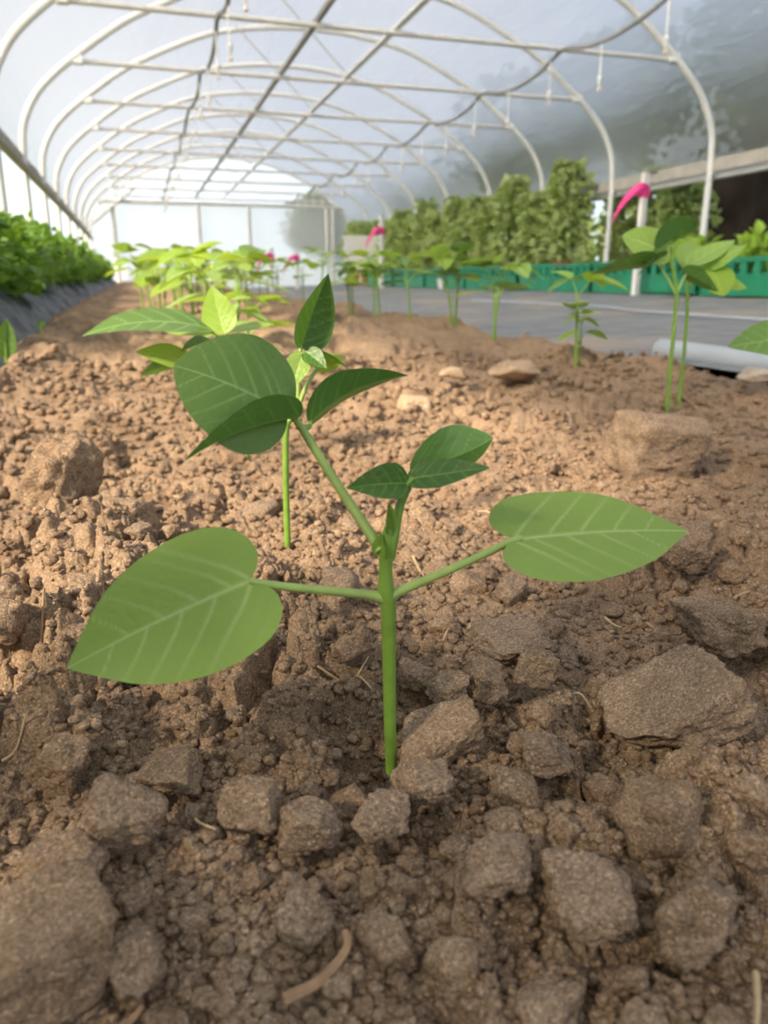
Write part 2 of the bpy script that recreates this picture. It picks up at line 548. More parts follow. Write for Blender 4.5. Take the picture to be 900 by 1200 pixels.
cx_, cy_ = np.meshgrid(np.linspace(0, 1, 150), np.concatenate([np.linspace(-2.5, 4, 160), np.linspace(4.05, 14.6, 120)]), indexing='ij')
xl = np.interp(cy_, XE_Y, XE_X) + 0.05
cX = xl + (4.7 - xl) * cx_
fab = link_mesh('ground_cloth', raw_mesh('path_cloth', np.stack([cX, cy_, cloth_z(cX, cy_)], -1).reshape(-1, 3), grid_faces(*cX.shape)[:, ::-1]), M['fabric'])
tag(fab, 'grey woven ground cloth covering the path right of the bed', 'ground cloth', kind='structure')


# raised bed under plastic mulch at the left
def mulch_z(x, y):
    return (np.interp(-x, [0.20, 0.24, 0.30, 0.40, 0.48, 0.9], [0.0, 0.03, 0.075, 0.15, 0.185, 0.19])
            + 0.8 * np.clip(G(y) - 0.07, 0, 1) + 0.03 * fbm2(x * 7, y * 5 + x * 6, 41, 3) + 0.022 * fbm2(x * 22, y * 12 + x * 20, 43, 3))


mx_, my_ = np.meshgrid(np.linspace(-0.62, -0.215, 50), np.concatenate([np.linspace(-1.5, 4, 260), np.linspace(4.04, 14.5, 200)]), indexing='ij')
mul = link_mesh('ground_mulch_film', raw_mesh('mulch', np.stack([mx_, my_, mulch_z(mx_, my_)], -1).reshape(-1, 3), grid_faces(*mx_.shape)[:, ::-1]), M['mulch'])
tag(mul, 'crinkled black plastic mulch over the raised bed under the leafy row', 'plastic mulch', kind='structure')

# ---------------------------------------------------------------- clods
_bm = {}


def ico(sub):
    if sub not in _bm:
        bm = bmesh.new()
        bmesh.ops.create_icosphere(bm, subdivisions=sub, radius=1.0)
        bm.verts.ensure_lookup_table()
        V = np.array([v.co[:] for v in bm.verts]); Fc = np.array([[v.index for v in f.verts] for f in bm.faces])
        bm.free(); _bm[sub] = (V, Fc)
    return _bm[sub]


def clod_geo(sub, seed, facets=13, rough=1.0, soft=20.0, jit=0.28, wedge=0.0):
    """a crumbly angular lump filling the unit box"""
    U, Fc = ico(sub)
    g = np.random.default_rng(seed)
    box6 = np.array([[1, 0, 0], [-1, 0, 0], [0, 1, 0], [0, -1, 0], [0, 0, 1], [0, 0, -1.0]])
    nrm = np.concatenate([box6 + g.normal(size=(6, 3)) * jit, g.normal(size=(max(1, facets - 5), 3))])
    nrm /= np.linalg.norm(nrm, axis=1)[:, None]
    c = np.concatenate([g.uniform(0.62, 0.95, 6), g.uniform(0.78, 1.08, len(nrm) - 6)])
    d = np.clip(U @ nrm.T, 0.05, None)
    q = np.minimum(c / d, 1.5)
    r = -np.log(np.exp(-soft * np.concatenate([q, np.full((len(U), 1), 1.35)], 1)).sum(1)) / soft
    V = U * r[:, None]
    V = V / np.abs(V).max(0)
    a = 0.24 * rough
    f = 1.7
    for k in range(6 if sub >= 4 else 3):
        V = V + U * (a * vn3(V * f + seed * 3.1, seed + k))[:, None]
        a *= 0.62; f *= 2.1
    if sub >= 4:   # crumbs grown on the faces
        for cnt, rad, hgt in ((26, 0.30, 0.30), (90, 0.15, 0.45), (320, 0.075, 0.5)) if sub >= 5 else ((20, 0.32, 0.32), (70, 0.16, 0.45)):
            pk = V[g.integers(0, len(V), cnt)]
            rd = rad * g.uniform(0.5, 1.15, cnt) * (0.6 + 0.4 * rough)
            b = np.zeros(len(V))
            for p0, r0 in zip(pk, rd):
                dd = np.linalg.norm(V - p0, axis=1) / r0
                b = np.maximum(b, np.sqrt(np.clip(1 - dd * dd, 0, 1)) * r0 * hgt)
            V = V + U * (b * min(1.0, 0.35 + 0.6 * rough))[:, None]
        V = V + U * (0.022 * vn3(V * 30 + seed, seed + 40))[:, None]
    if wedge:
        V[:, 2] = (V[:, 2] + 1) * (1 - wedge * (1 - V[:, 0]) / 2) - 1
    V = V / np.abs(V).max(0)
    return V, Fc


CL_SHAPES = {}


def clod_mesh(sub, seed, mat, facets=13, rough=1.0, jit=0.28, wedge=0.0):
    k = (sub, seed, mat.name, facets)
    if k not in CL_SHAPES:
        V, Fc = clod_geo(sub, seed, facets, rough, 20.0, jit, wedge)
        me = raw_mesh('clod', V, Fc)
        me.materials.append(mat)
        CL_SHAPES[k] = me
    return CL_SHAPES[k]


def ground_pt(x, y):
    d = ray(x, y)
    ts = np.concatenate([np.linspace(0.1, 1.5, 1500), np.geomspace(1.5, 30, 1500)])
    P = CAM + ts[:, None] * d
    i = int(np.argmax(P[:, 2] < base_z(P[:, 0], P[:, 1]) + 0.004))
    return P[i]


taken = []


def big_clod(x, y, wpx, hpx, label, seed, mat='soil', name='soil_clod', cat='clod of soil', deep=1.0, facets=13, rz=0.0, tilt=(0, 0), sink=0.35, sub=5, rough=1.0, group=None, jit=0.28, wedge=0.0):
    """(x, y) is where its foot meets the soil, wpx, hpx its size in the picture"""
    p = ground_pt(x, y)
    dep = (p - CAM) @ CF
    w, h = wpx / FPX * dep / 2, hpx / FPX * dep / 2 * 0.92
    me = clod_mesh(sub, seed, M[mat], facets, rough, jit, wedge)
    o = bpy.data.objects.new(name, me); COL.objects.link(o)
    zz = sz(p[0], p[1])
    c = p + HD * w * deep * 0.6
    o.location = (c[0], c[1], max(zz, base_z(np.array([c[0]]), np.array([c[1]]))[0]) + h * (1 - 2 * sink))
    o.scale = (w, w * deep, h)
    o.rotation_euler = (tilt[0], tilt[1], -YAW + rz)
    taken.append((c[0], c[1], w))
    tag(o, label, cat, group)
    return o


big_clod(66, 606, 100, 118, 'tall rounded clod with dark right side in the sunlit soil, left of the seedlings', 3, facets=11, rough=1.1, sink=0.2)
big_clod(140, 622, 80, 66, 'flat-faced clod just right of the tall rounded clod', 4, facets=9, sink=0.22)
big_clod(782, 555, 122, 90, 'flat-topped block of dry soil in front of the paired stems at the right', 8, 'soil_grey', facets=5, rough=0.75, deep=0.7, sink=0.12, jit=0.10, tilt=(0.25, 0.06))
big_clod(808, 850, 190, 120, 'largest grey wedge-shaped clod, low at the right of the seedling', 12, 'soil_grey', facets=7, rough=0.85, deep=0.8, tilt=(0.15, -0.12), sink=0.2, jit=0.2, wedge=0.75)
big_clod(25, 1165, 190, 150, 'large smooth-faced clod in the bottom left corner', 21, 'soil', facets=5, rough=0.6, deep=0.8, sink=0.2, jit=0.12, rz=0.5)
big_clod(140, 985, 110, 95, 'upright tan clod left of the seedling foot, beside a dark flat one', 25, 'soil_grey', facets=8, rough=0.8, tilt=(0.2, 0.3), sink=0.2)
big_clod(196, 915, 88, 42, 'dark flat clod lying behind the upright tan clod', 27, facets=10, sink=0.25)
big_clod(288, 958, 85, 80, 'pointed grey-brown clod left of the seedling stem', 31, 'soil_grey', facets=9, sink=0.25)
big_clod(503, 925, 92, 52, 'rounded pale clod right in front of the seedling stem', 33, 'soil_grey', facets=12, sink=0.25, deep=0.9)
big_clod(515, 878, 125, 62, 'long dark layered clod behind the rounded pale one at the stem', 36, facets=8, rz=0.4, tilt=(0, -0.3), deep=0.6, sink=0.25)
big_clod(627, 798, 62, 58, 'cube-like dark clod in the cluster right of the stem', 37, facets=7, sink=0.2, rough=0.8)
big_clod(604, 765, 96, 48, 'broad grey clod topping the cluster right of the stem', 39, 'soil_grey', facets=9, sink=0.2)
big_clod(572, 808, 58, 58, 'tan angular clod at the left of the cluster right of the stem', 41, facets=8, sink=0.25)
big_clod(527, 815, 56, 38, 'small oval clod with a pale left edge beside the stem cluster', 43, facets=10, sink=0.25)
big_clod(810, 660, 60, 72, 'rough clod behind the tip of the right seed leaf', 45, 'soil_grey', facets=9, rough=1.1, sink=0.25)
big_clod(850, 745, 110, 65, 'low dark clod behind the large grey wedge', 47, facets=9, sink=0.3)
big_clod(532, 440, 36, 18, 'smooth pale stone in the lit soil beyond the seedling', 50, 'stone', 'stone', 'stone', facets=14, rough=0.4, sink=0.25)
big_clod(486, 482, 44, 26, 'pale half-buried stone below the smooth pale stone', 52, 'stone', 'stone', 'stone', facets=14, rough=0.5, sink=0.3)
big_clod(606, 440, 62, 36, 'broad pale mound-like clod in the lit soil between the rows', 54, 'stone', facets=14, rough=0.7, sink=0.35)
big_clod(892, 448, 40, 24, 'cream angular stone at the right edge beside the grey pipe', 56, 'white_stone', 'stone', 'stone', facets=7, rough=0.4, sink=0.1)
big_clod(160, 380, 18, 14, 'pale clod beside the mulch edge far along the bed', 57, facets=10, sub=4)
big_clod(690, 1088, 125, 78, 'wide blurred clod at the bottom right of centre', 58, 'soil_grey', facets=11, rough=1.0, sink=0.35)
big_clod(830, 1100, 130, 120, 'long tan clod at the bottom right', 61, 'soil_grey', facets=9, rz=0.7, tilt=(0.2, 0.4), deep=0.6, sink=0.3)
big_clod(355, 1085, 72, 66, 'round blurred clod above the twig in the foreground', 63, 'soil_grey', facets=11, sink=0.3)
big_clod(150, 1140, 80, 70, 'pointed small clod right of the large corner clod', 65, 'soil_grey', facets=9, sink=0.3)
big_clod(445, 965, 75, 52, 'rounded clod left of and below the seedling stem', 67, 'soil_grey', facets=11, sink=0.3)
big_clod(360, 985, 90, 70, 'broken clod between the seedling stem and the pointed clod', 69, 'soil_grey', facets=9, sink=0.3)
big_clod(65, 905, 70, 75, 'sunlit grainy clod near the left edge', 71, facets=9, tilt=(0.2, 0.3), sink=0.3)
big_clod(90, 790, 48, 36, 'tiny round clod under the left seed leaf edge', 73, facets=10, sink=0.2)
big_clod(70, 1030, 95, 60, 'brown clod just above the large corner clod', 75, facets=10, sink=0.3)
big_clod(640, 885, 75, 38, 'ridge-top clod between the stem and the wedge-shaped clod', 77, 'soil_grey', facets=9, sink=0.3)
big_clod(590, 1040, 100, 70, 'blunt clod in the middle of the foreground mound', 79, 'soil_grey', facets=10, sink=0.35)

# mid-sized lumps: each one an object, shapes shared
VARS = [(4, 300 + i, 8 + i % 6) for i in range(14)]
ZONES = [((0.10, 0.235), 'small crumbly clod in the shaded mound nearest the camera', 'clods in the foreground mound', 130, (0.003, 0.0145)),
         ((0.235, 0.5), 'small crumbly clod on the soil around the nearest seedling', 'clods around the nearest seedling', 110, (0.003, 0.014)),
         ((0.5, 1.4), 'small crumbly clod on the bed between the seedling rows', 'clods between the rows', 80, (0.005, 0.02))]
for (y0, y1), lab, grp, n, (s0, s1) in ZONES:
    done = 0
    tries = 0
    while done < n and tries < n * 60:
        tries += 1
        yy = y0 + (y1 - y0) * RNG.random()
        tt = YAW + (RNG.random() - 0.5) * 1.06
        x_, y_ = yy * math.tan(tt), yy
        if x_ > 0.93 or x_ < -0.2:
            continue
        s = s0 + (s1 - s0) * RNG.random() ** 1.7
        if any(math.hypot(x_ - a, y_ - b) < (s + c) * 0.95 for a, b, c in taken):
            continue
        if min(math.hypot(x_ - a, y_ - b) for a, b in ((0.071, 0.223), (0.081, 0.474), (0.71, 0.92), (0.75, 0.95), (0.08, 0.77))) < s * 1.3 + 0.006:
            continue
        sub, sd, fc = VARS[RNG.integers(len(VARS))]
        me = clod_mesh(sub, sd, M['soil'] if RNG.random() < 0.72 else M['soil_grey'], fc, 1.1)
        o = bpy.data.objects.new('soil_clod', me); COL.objects.link(o)
        o.location = (x_, y_, sz(x_, y_) + s * 0.25)
        o.scale = (s, s * RNG.uniform(0.7, 1.1), s * RNG.uniform(0.6, 0.9))
        o.rotation_euler = tuple(RNG.uniform(-0.5, 0.5, 2)) + (RNG.uniform(0, 6.28),)
        tag(o, lab, 'clod of soil', grp)
        taken.append((x_, y_, s))
        done += 1

# crumbs nobody could count
NC = 22000
k = RNG.random(NC)
yy = 0.1 * (14.0 ** k)
tt = YAW + (RNG.random(NC) - 0.5) * 1.15
cx, cy = yy * np.tan(tt), yy
ok = (cx > -0.2) & (cx < np.interp(cy, XE_Y, XE_X)) & (np.hypot(cx - 0.071, cy - 0.223) > 0.006)
cx, cy = cx[ok], cy[ok]
cs = (0.0008 + 0.0022 * RNG.random(len(cx)) ** 2) * np.clip(0.55 + 1.8 * cy, 0.6, 3.2)
cz = soil_z(cx, cy) + cs * 0.3
protoV = [clod_geo(2, 900 + i, 9, 1.2)[0] for i in range(10)]
Fi = ico(2)[1]
idx = RNG.integers(0, 10, len(cx))
ang = RNG.uniform(0, 6.28, len(cx))
PV = np.stack(protoV)[idx]
ca, sa = np.cos(ang)[:, None], np.sin(ang)[:, None]
VX = PV[:, :, 0] * ca - PV[:, :, 1] * sa; VY = PV[:, :, 0] * sa + PV[:, :, 1] * ca
VV = np.stack([VX, VY, PV[:, :, 2] * RNG.uniform(0.6, 1.0, len(cx))[:, None]], -1) * cs[:, None, None] + np.stack([cx, cy, cz], 1)[:, None, :]
FF = (Fi[None] + (np.arange(len(cx)) * PV.shape[1])[:, None, None]).reshape(-1, 3)
cr = link_mesh('soil_crumbs', raw_mesh('crumbs', VV.reshape(-1, 3), FF), M['soil'])
tag(cr, 'loose fine crumbs of brown soil scattered over the whole bed', 'soil crumbs', kind='stuff')

# ---------------------------------------------------------------- straw and twigs
def stick(pxs, r, label, mat='straw', name='straw_piece', cat='straw', lift=0.004, group=None, n=14):
    ctrl = []
    for x, y in pxs:
        p = ground_pt(x, y)
        ctrl.append([p[0], p[1], sz(p[0], p[1]) + lift])
    C = spline(ctrl, n)
    m = MB(); m.tube(C, np.linspace(r, r * 0.6, n), 6)
    o = m.build(name, M[mat], origin=C[0])
    return tag(o, label, cat, group)


stick([(330, 1142), (372, 1118), (405, 1095), (404, 1076)], 0.0016, 'blunt brown twig lying in the foreground below the seedling', 'twig', 'twig', 'twig', 0.006)
stick([(222, 930), (230, 946), (252, 962)], 0.0006, 'curled orange rootlet beside the upright tan clod', 'straw', 'rootlet', 'rootlet')
stick([(125, 1185), (150, 1170), (165, 1158)], 0.0011, 'short brown twig beside the large corner clod', 'twig', 'twig', 'twig', 0.005)
stick([(888, 1125), (890, 1160), (889, 1198)], 0.001, 'upright tan stalk at the bottom right corner', 'straw', 'stalk', 'stalk', 0.006)
stick([(0, 874), (18, 871), (35, 868)], 0.0006, 'pale straw at the left edge near the grainy clod')
stick([(372, 778), (400, 777), (420, 788), (436, 798)], 0.0006, 'forked pale straw left of the seedling stem')
stick([(418, 790), (430, 770), (438, 752)], 0.0005, 'upright thin straw touching the seedling stem at its left')
stick([(35, 782), (48, 768), (60, 752)], 0.0009, 'brown strap-like root at the left under the leaf', 'twig', 'rootlet', 'rootlet')
stick([(712, 688), (722, 694), (731, 701)], 0.0007, 'short pale straw below the right seed leaf')
stick([(762, 690), (778, 699), (790, 708)], 0.0008, 'brown splinter below the tip of the right seed leaf', 'twig', 'splinter', 'splinter')
stick([(726, 766), (740, 762), (752, 760)], 0.0015, 'orange-brown wood chip between the wedge clod and the leaf', 'straw', 'wood_chip', 'wood chip')
stick([(668, 788), (682, 788), (696, 793)], 0.0005, 'thin orange straw left of the wedge-shaped clod')
stick([(804, 455), (818, 468), (834, 482)], 0.0016, 'brown stick lying behind the flat-topped block', 'twig', 'twig', 'twig', 0.006)
stick([(484, 630), (492, 640), (497, 652)], 0.0008, 'pale chip of straw right of the top of the stem')
stick([(610, 385), (628, 378), (645, 374)], 0.0025, 'pale straw stalk on the crest by the second paired stems')
for i, (a, b, c, d) in enumerate([(300, 830, 318, 822), (560, 842, 580, 838), (200, 548, 222, 556), (560, 585, 585, 590), (690, 600, 712, 594), (650, 640, 664, 652), (862, 690, 880, 684), (520, 720, 530, 708), (60, 660, 75, 652), (690, 555, 705, 540)]):
    stick([(a, b), ((a + c) / 2, (b + d) / 2 - 2), (c, d)], 0.0006, 'thin scrap of dry straw on the soil', group='scraps of straw')

# ---------------------------------------------------------------- leaves
def outline(kind):
    """half outline from base to tip: along, across (unit length)"""
    K = {
        'heart': [(0, 0), (-0.07, 0.06), (-0.105, 0.15), (-0.075, 0.26), (0.02, 0.345), (0.17, 0.385), (0.34, 0.385), (0.52, 0.345), (0.70, 0.26), (0.86, 0.13), (0.95, 0.05), (1, 0)],
        'ovate': [(0, 0), (-0.005, 0.09), (0.03, 0.19), (0.11, 0.28), (0.24, 0.335), (0.40, 0.335), (0.56, 0.285), (0.72, 0.205), (0.86, 0.11), (0.95, 0.04), (1, 0)],
        'broad': [(0, 0), (-0.03, 0.10), (-0.02, 0.24), (0.06, 0.40), (0.20, 0.51), (0.38, 0.545), (0.56, 0.50), (0.72, 0.41), (0.86, 0.27), (0.96, 0.11), (1, 0)],
        'long': [(0, 0), (0.01, 0.05), (0.06, 0.12), (0.16, 0.18), (0.30, 0.215), (0.46, 0.21), (0.62, 0.175), (0.78, 0.12), (0.9, 0.055), (1, 0)],
    }[kind]
    return spline(np.array([(a, b, 0) for a, b in K]), 80)[:, :2]


def leaf_mesh(base, tip, nrm, width=1.0, kind='ovate', fold=0.15, droop=0.1, wave=0.02, nu=26, nv=9, seed=0, quilt=0.006, curl=0.0, twist=0.0, origin=(0, 0, 0), sweep=0.0):
    base, tip, nrm = np.array(base, float), np.array(tip, float), np.array(nrm, float)
    ax = tip - base; L = np.linalg.norm(ax); ax /= L
    n = nrm - ax * (nrm @ ax); n /= np.linalg.norm(n)
    sd = np.cross(n, ax)
    O = outline(kind)
    s = np.linspace(0, 1, nu)
    o = np.stack([np.interp(s, np.linspace(0, 1, 80), O[:, 0]), np.interp(s, np.linspace(0, 1, 80), O[:, 1])], 1)
    v = np.concatenate([-np.linspace(1, 0, nv)[:-1], np.linspace(0, 1, nv)])
    mid = s ** 1.25
    A = np.abs(v)
    x = mid[:, None] * (1 - A) + o[:, 0][:, None] * A
    y = o[:, 1][:, None] * v[None, :] * width
    ay = np.abs(y)
    # veins: midrib, and side veins curving to the tip
    vein = np.exp(-(ay / (0.0115 * (1.15 - 0.8 * np.clip(x, 0, 1)))) ** 2)
    f = x - 0.62 * ay - 0.95 * ay * ay + 0.012 * np.sin(ay * 14 + seed)
    for fk, wd in ((0.0, 0.014), (0.15, 0.011), (0.33, 0.011), (0.52, 0.009), (0.71, 0.007)):
        off = 0.045 * np.sign(y) * (fk > 0)
        fade = np.clip(1.1 - ay * 2.0, 0.2, 1)
        vein = np.maximum(vein, 0.75 * fade * np.exp(-((f - fk - off) / wd) ** 2) * (ay > 0.004))
    bul = 0.45 * np.abs(np.sin((f - 0.17) / 0.19 * PI)) * np.clip(ay * 6, 0, 1) * np.clip(1 - x, 0, 1)
    z = fold * ay - curl * ay ** 2 - droop * x ** 2 + quilt * bul - 0.35 * quilt * vein
    z = z + wave * np.sin(x * 9 + seed) * ay * 1.6 + wave * 0.6 * np.sin(x * 5 + seed * 2.1 + np.sign(y)) * ay
    yy = y + sweep * x * x
    a = twist * x
    y2, z2 = yy * np.cos(a) - z * np.sin(a), yy * np.sin(a) + z * np.cos(a)
    # shift so that the tip really lands on tip
    z2 = z2 + droop * x
    y2 = y2 - sweep * x
    P = base + L * (x[..., None] * ax + y2[..., None] * sd + z2[..., None] * n) - np.array(origin)
    me = raw_mesh('leaf', P.reshape(-1, 3), grid_faces(nu, len(v)))
    # make the front face the given normal
    at_ = me.attributes.new('vein', 'FLOAT', 'POINT')
    vals = np.clip(vein, 0, 1).astype(np.float32).ravel()
    if len(at_.data) == len(vals):
        at_.data.foreach_set('value', vals)
    return me, n


class Plant:
    def __init__(s, name, label, base, cat='seedling', group=None):
        s.o = np.array(base, float)
        s.root = empty(name, base, label, cat, group)

    def tube(s, name, ctrl, rad, mat, n=18, sides=10, label=None):
        C = spline(ctrl, n)
        R = np.interp(np.linspace(0, 1, n), np.linspace(0, 1, len(rad)), rad)
        m = MB(); m.tube(C, R, sides)
        o = m.build(name, M[mat], s.root, origin=s.o)
        if label: o['label'] = label
        return o

    def leaf(s, base, tip, nrm, mat='leaf', name='leaf', label=None, **kw):
        me, n = leaf_mesh(base, tip, nrm, origin=s.o, **kw)
        o = link_mesh(name, me, M[mat], s.root)
        if label: o['label'] = label
        return o


def towards_cam(up, cam, side=0.0):
    return UP * up - HD * cam + CR * side


# ---------------------------------------------------------------- the nearest seedling
B0 = np.array([0.0715, 0.224, 0.0])
B0[2] = -0.004
D0 = float(B0 @ HD)
p = Plant('bean_seedling', 'nearest bean seedling with two broad seed leaves spread low, in sharp focus', B0)
st = [at(459, 905, D0), at(457, 850, D0), at(456, 770, D0), at(455, 700, D0)]
p.tube('stem', st, [0.0021, 0.0021, 0.0023, 0.0026], 'stem', 20, 14)
p.tube('stem_top', [at(455, 703, D0), at(452, 690, D0), at(452, 665, D0), at(453, 640, D0), at(456, 618, D0)], [0.0026, 0.0028, 0.0021, 0.0026, 0.0016], 'stem', 16, 14)
# seed-leaf stalks
p.tube('petiole', [at(451, 701, D0), at(430, 697, D0 - 0.002), at(380, 692, D0 - 0.008), at(322, 686, D0 - 0.012), at(293, 681, D0 - 0.013)], [0.0021, 0.0016, 0.0014, 0.0013, 0.0011], 'stem_pale', 20, 10)
p.tube('petiole', [at(457, 698, D0), at(475, 690, D0 + 0.002), at(540, 662, D0 + 0.006), at(600, 634, D0 + 0.010), at(612, 631, D0 + 0.010)], [0.0021, 0.0016, 0.0014, 0.0013, 0.0009], 'stem_pale', 20, 10)
BIG = dict(nu=110, nv=36)
p.leaf(at(292, 681, D0 - 0.013), at(78, 783, D0 - 0.03), towards_cam(0.62, 0.8, -0.15), 'leaf_pale', 'leaf', 'broad pale seed leaf reaching left', kind='heart', width=1.0, fold=0.10, droop=0.16, wave=0.012, quilt=0.010, seed=1, curl=0.12, **BIG)
p.leaf(at(604, 632, D0 + 0.010), at(806, 622, D0 + 0.02), towards_cam(0.95, 0.42, 0.05), 'leaf_pale', 'leaf', 'broad pale seed leaf reaching right', kind='heart', width=0.92, fold=0.06, droop=0.10, wave=0.012, quilt=0.008, seed=2, curl=0.1, **BIG)
# long stalk to the three-part leaf at upper left
p.tube('petiole', [at(447, 645, D0), at(438, 632, D0 + 0.002), at(400, 575, D0 + 0.010), at(365, 520, D0 + 0.016), at(353, 500, D0 + 0.018)], [0.0024, 0.0018, 0.0016, 0.0015, 0.0014], 'stem_pale', 22, 10)
p.tube('petiolule', [at(353, 501, D0 + 0.018), at(346, 492, D0 + 0.019), at(334, 484, D0 + 0.02)], [0.0014, 0.001, 0.0008], 'stem_pale', 8, 8)
p.tube('petiolule', [at(354, 502, D0 + 0.018), at(362, 500, D0 + 0.022), at(364, 494, D0 + 0.024)], [0.0013, 0.001, 0.0008], 'stem_pale', 8, 8)
p.leaf(at(336, 484, D0 + 0.02), at(203, 428, D0 + 0.012), towards_cam(0.70, 0.85, 0.1), 'leaf', 'leaflet', 'large round leaflet with pale veins', kind='broad', width=1.0, fold=0.12, droop=0.30, wave=0.02, quilt=0.012, seed=3, curl=0.28, **BIG)
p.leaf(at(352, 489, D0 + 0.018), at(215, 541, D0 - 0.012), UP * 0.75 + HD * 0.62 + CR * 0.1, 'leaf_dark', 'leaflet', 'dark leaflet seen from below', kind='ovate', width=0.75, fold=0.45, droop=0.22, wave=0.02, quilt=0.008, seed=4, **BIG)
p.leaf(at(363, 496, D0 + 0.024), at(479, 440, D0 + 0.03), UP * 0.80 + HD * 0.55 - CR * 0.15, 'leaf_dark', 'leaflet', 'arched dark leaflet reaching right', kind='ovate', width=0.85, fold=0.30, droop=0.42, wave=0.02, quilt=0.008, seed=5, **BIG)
# the young three-part leaf on top
p.tube('petiole', [at(455, 655, D0), at(461, 630, D0), at(468, 595, D0 + 0.002), at(478, 570, D0 + 0.003), at(484, 560, D0 + 0.004)], [0.0022, 0.0018, 0.0015, 0.0014, 0.001], 'stem', 18, 10)
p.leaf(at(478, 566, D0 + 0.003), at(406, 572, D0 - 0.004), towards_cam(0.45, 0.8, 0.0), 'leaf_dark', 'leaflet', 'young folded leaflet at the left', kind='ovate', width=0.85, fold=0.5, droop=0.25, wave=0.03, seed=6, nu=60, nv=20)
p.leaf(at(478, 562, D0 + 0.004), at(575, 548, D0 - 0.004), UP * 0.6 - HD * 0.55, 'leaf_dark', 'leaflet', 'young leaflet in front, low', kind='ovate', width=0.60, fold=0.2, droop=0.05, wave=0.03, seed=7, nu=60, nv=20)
p.leaf(at(482, 556, D0 + 0.008), at(574, 540, D0 + 0.018), UP * 0.62 + HD * 0.62, 'leaf', 'leaflet', 'young cupped leaflet at the back', kind='broad', width=0.68, fold=0.42, droop=0.34, twist=-0.95, wave=0.03, seed=8, nu=70, nv=24)
p.leaf(at(453, 625, D0 - 0.001), at(455, 588, D0 - 0.002), towards_cam(0.1, 0.8, 0.6), 'stem', 'bud', kind='long', width=1.0, fold=0.9, droop=0.05, nu=24, nv=8)
p.leaf(at(448, 652, D0 - 0.001), at(447, 624, D0 - 0.002), towards_cam(0.1, 0.8, -0.6), 'stem', 'stipule', kind='ovate', width=1.0, fold=0.6, droop=0.05, nu=20, nv=8)

# ---------------------------------------------------------------- the second seedling
B1 = np.array([0.081, 0.476, 0.0]); B1[2] = sz(B1[0], B1[1]) - 0.006
D1 = float(B1 @ HD)
p = Plant('bean_seedling', 'second bean seedling, its thin stem rising behind the large round leaflet', B1)
p.tube('stem', [at(337, 640, D1), at(335, 560, D1), at(336, 500, D1), at(347, 488, D1), at(350, 470, D1)], [0.0022, 0.0021, 0.002, 0.0019, 0.0016], 'stem', 24, 10)
p.tube('petiole', [at(349, 478, D1), at(358, 455, D1), at(368, 437, D1 + 0.005), at(372, 432, D1 + 0.006)], [0.0016, 0.0014, 0.0013, 0.001], 'stem_pale', 14, 8)
p.tube('petiole', [at(349, 472, D1), at(350, 440, D1), at(352, 410, D1), at(353, 405, D1)], [0.0016, 0.0014, 0.0012, 0.001], 'stem_pale', 14, 8)
SM = dict(nu=60, nv=20)
p.leaf(at(353, 408, D1), at(385, 320, D1 + 0.0), towards_cam(0.25, 0.75, 0.75), 'leaf_dark', 'leaf', 'upright folded leaf with pointed tip', kind='ovate', width=0.85, fold=0.55, droop=-0.15, seed=1, quilt=0.012, **SM)
p.leaf(at(357, 405, D1 + 0.005), at(411, 434, D1 + 0.01), UP * 0.9 + HD * 0.2, 'leaf', 'leaf', kind='long', width=0.9, fold=0.1, droop=0.12, seed=2, **SM)
p.leaf(at(358, 412, D1 - 0.004), at(383, 432, D1 - 0.012), towards_cam(0.4, 0.9, 0.2), 'leaf_dark', 'leaf', kind='ovate', width=1.0, fold=0.3, droop=0.1, seed=3, **SM)
p.leaf(at(355, 413, D1 - 0.002), at(340, 457, D1 - 0.012), towards_cam(0.4, 0.85, 0.2), 'leaf_pale', 'leaf', kind='ovate', width=0.85, fold=0.2, droop=0.1, seed=4, quilt=0.012, **SM)
p.leaf(at(352, 466, D1), at(322, 462, D1 - 0.004), towards_cam(0.5, 0.85, 0.1), 'leaf', 'leaf', kind='ovate', width=0.75, fold=0.2, droop=0.2, seed=5, **SM)
p.leaf(at(370, 433, D1 + 0.006), at(405, 418, D1 + 0.02), towards_cam(0.6, 0.6, 0.1), 'leaf_lime', 'leaf', kind='ovate', width=0.9, fold=0.2, droop=0.2, seed=6, **SM)

# ---------------------------------------------------------------- the third seedling, hidden stem
B2 = np.array([0.10, 0.82, 0.0]); B2[2] = sz(B2[0], B2[1]) - 0.006
D2 = float(B2 @ HD)
p = Plant('bean_seedling', 'third bean seedling with long leaf pointing left, foot hidden by the round leaflet', B2)
hd = D2 - 0.12
p.tube('stem', [B2, B2 + [0, 0, 0.05], at(264, 440, D2), at(254, 395, hd)], [0.0024, 0.0022, 0.002, 0.0016], 'stem', 20, 10)
p.tube('petiole', [at(262, 435, D2), at(240, 425, hd), at(222, 424, hd - 0.01)], [0.0016, 0.0013, 0.001], 'stem_pale', 12, 8)
p.leaf(at(248, 386, hd), at(96, 394, hd - 0.05), UP * 0.85 - HD * 0.40, 'leaf', 'leaf', 'long leaf pointing left', kind='long', width=1.0, fold=0.1, droop=0.38, seed=1, quilt=0.01, nu=80, nv=26)
p.leaf(at(262, 391, hd), at(247, 334, hd + 0.01), towards_cam(0.35, 0.9, -0.1), 'leaf_lime', 'leaf', 'upright lime-green leaf', kind='ovate', width=1.05, fold=0.15, droop=-0.1, seed=2, quilt=0.014, nu=60, nv=22)
p.leaf(at(223, 424, hd - 0.01), at(158, 412, hd - 0.03), towards_cam(0.8, 0.6, 0), 'leaf_lime', 'leaf', kind='ovate', width=1.0, fold=0.12, droop=0.08, seed=3, quilt=0.01, nu=60, nv=22)
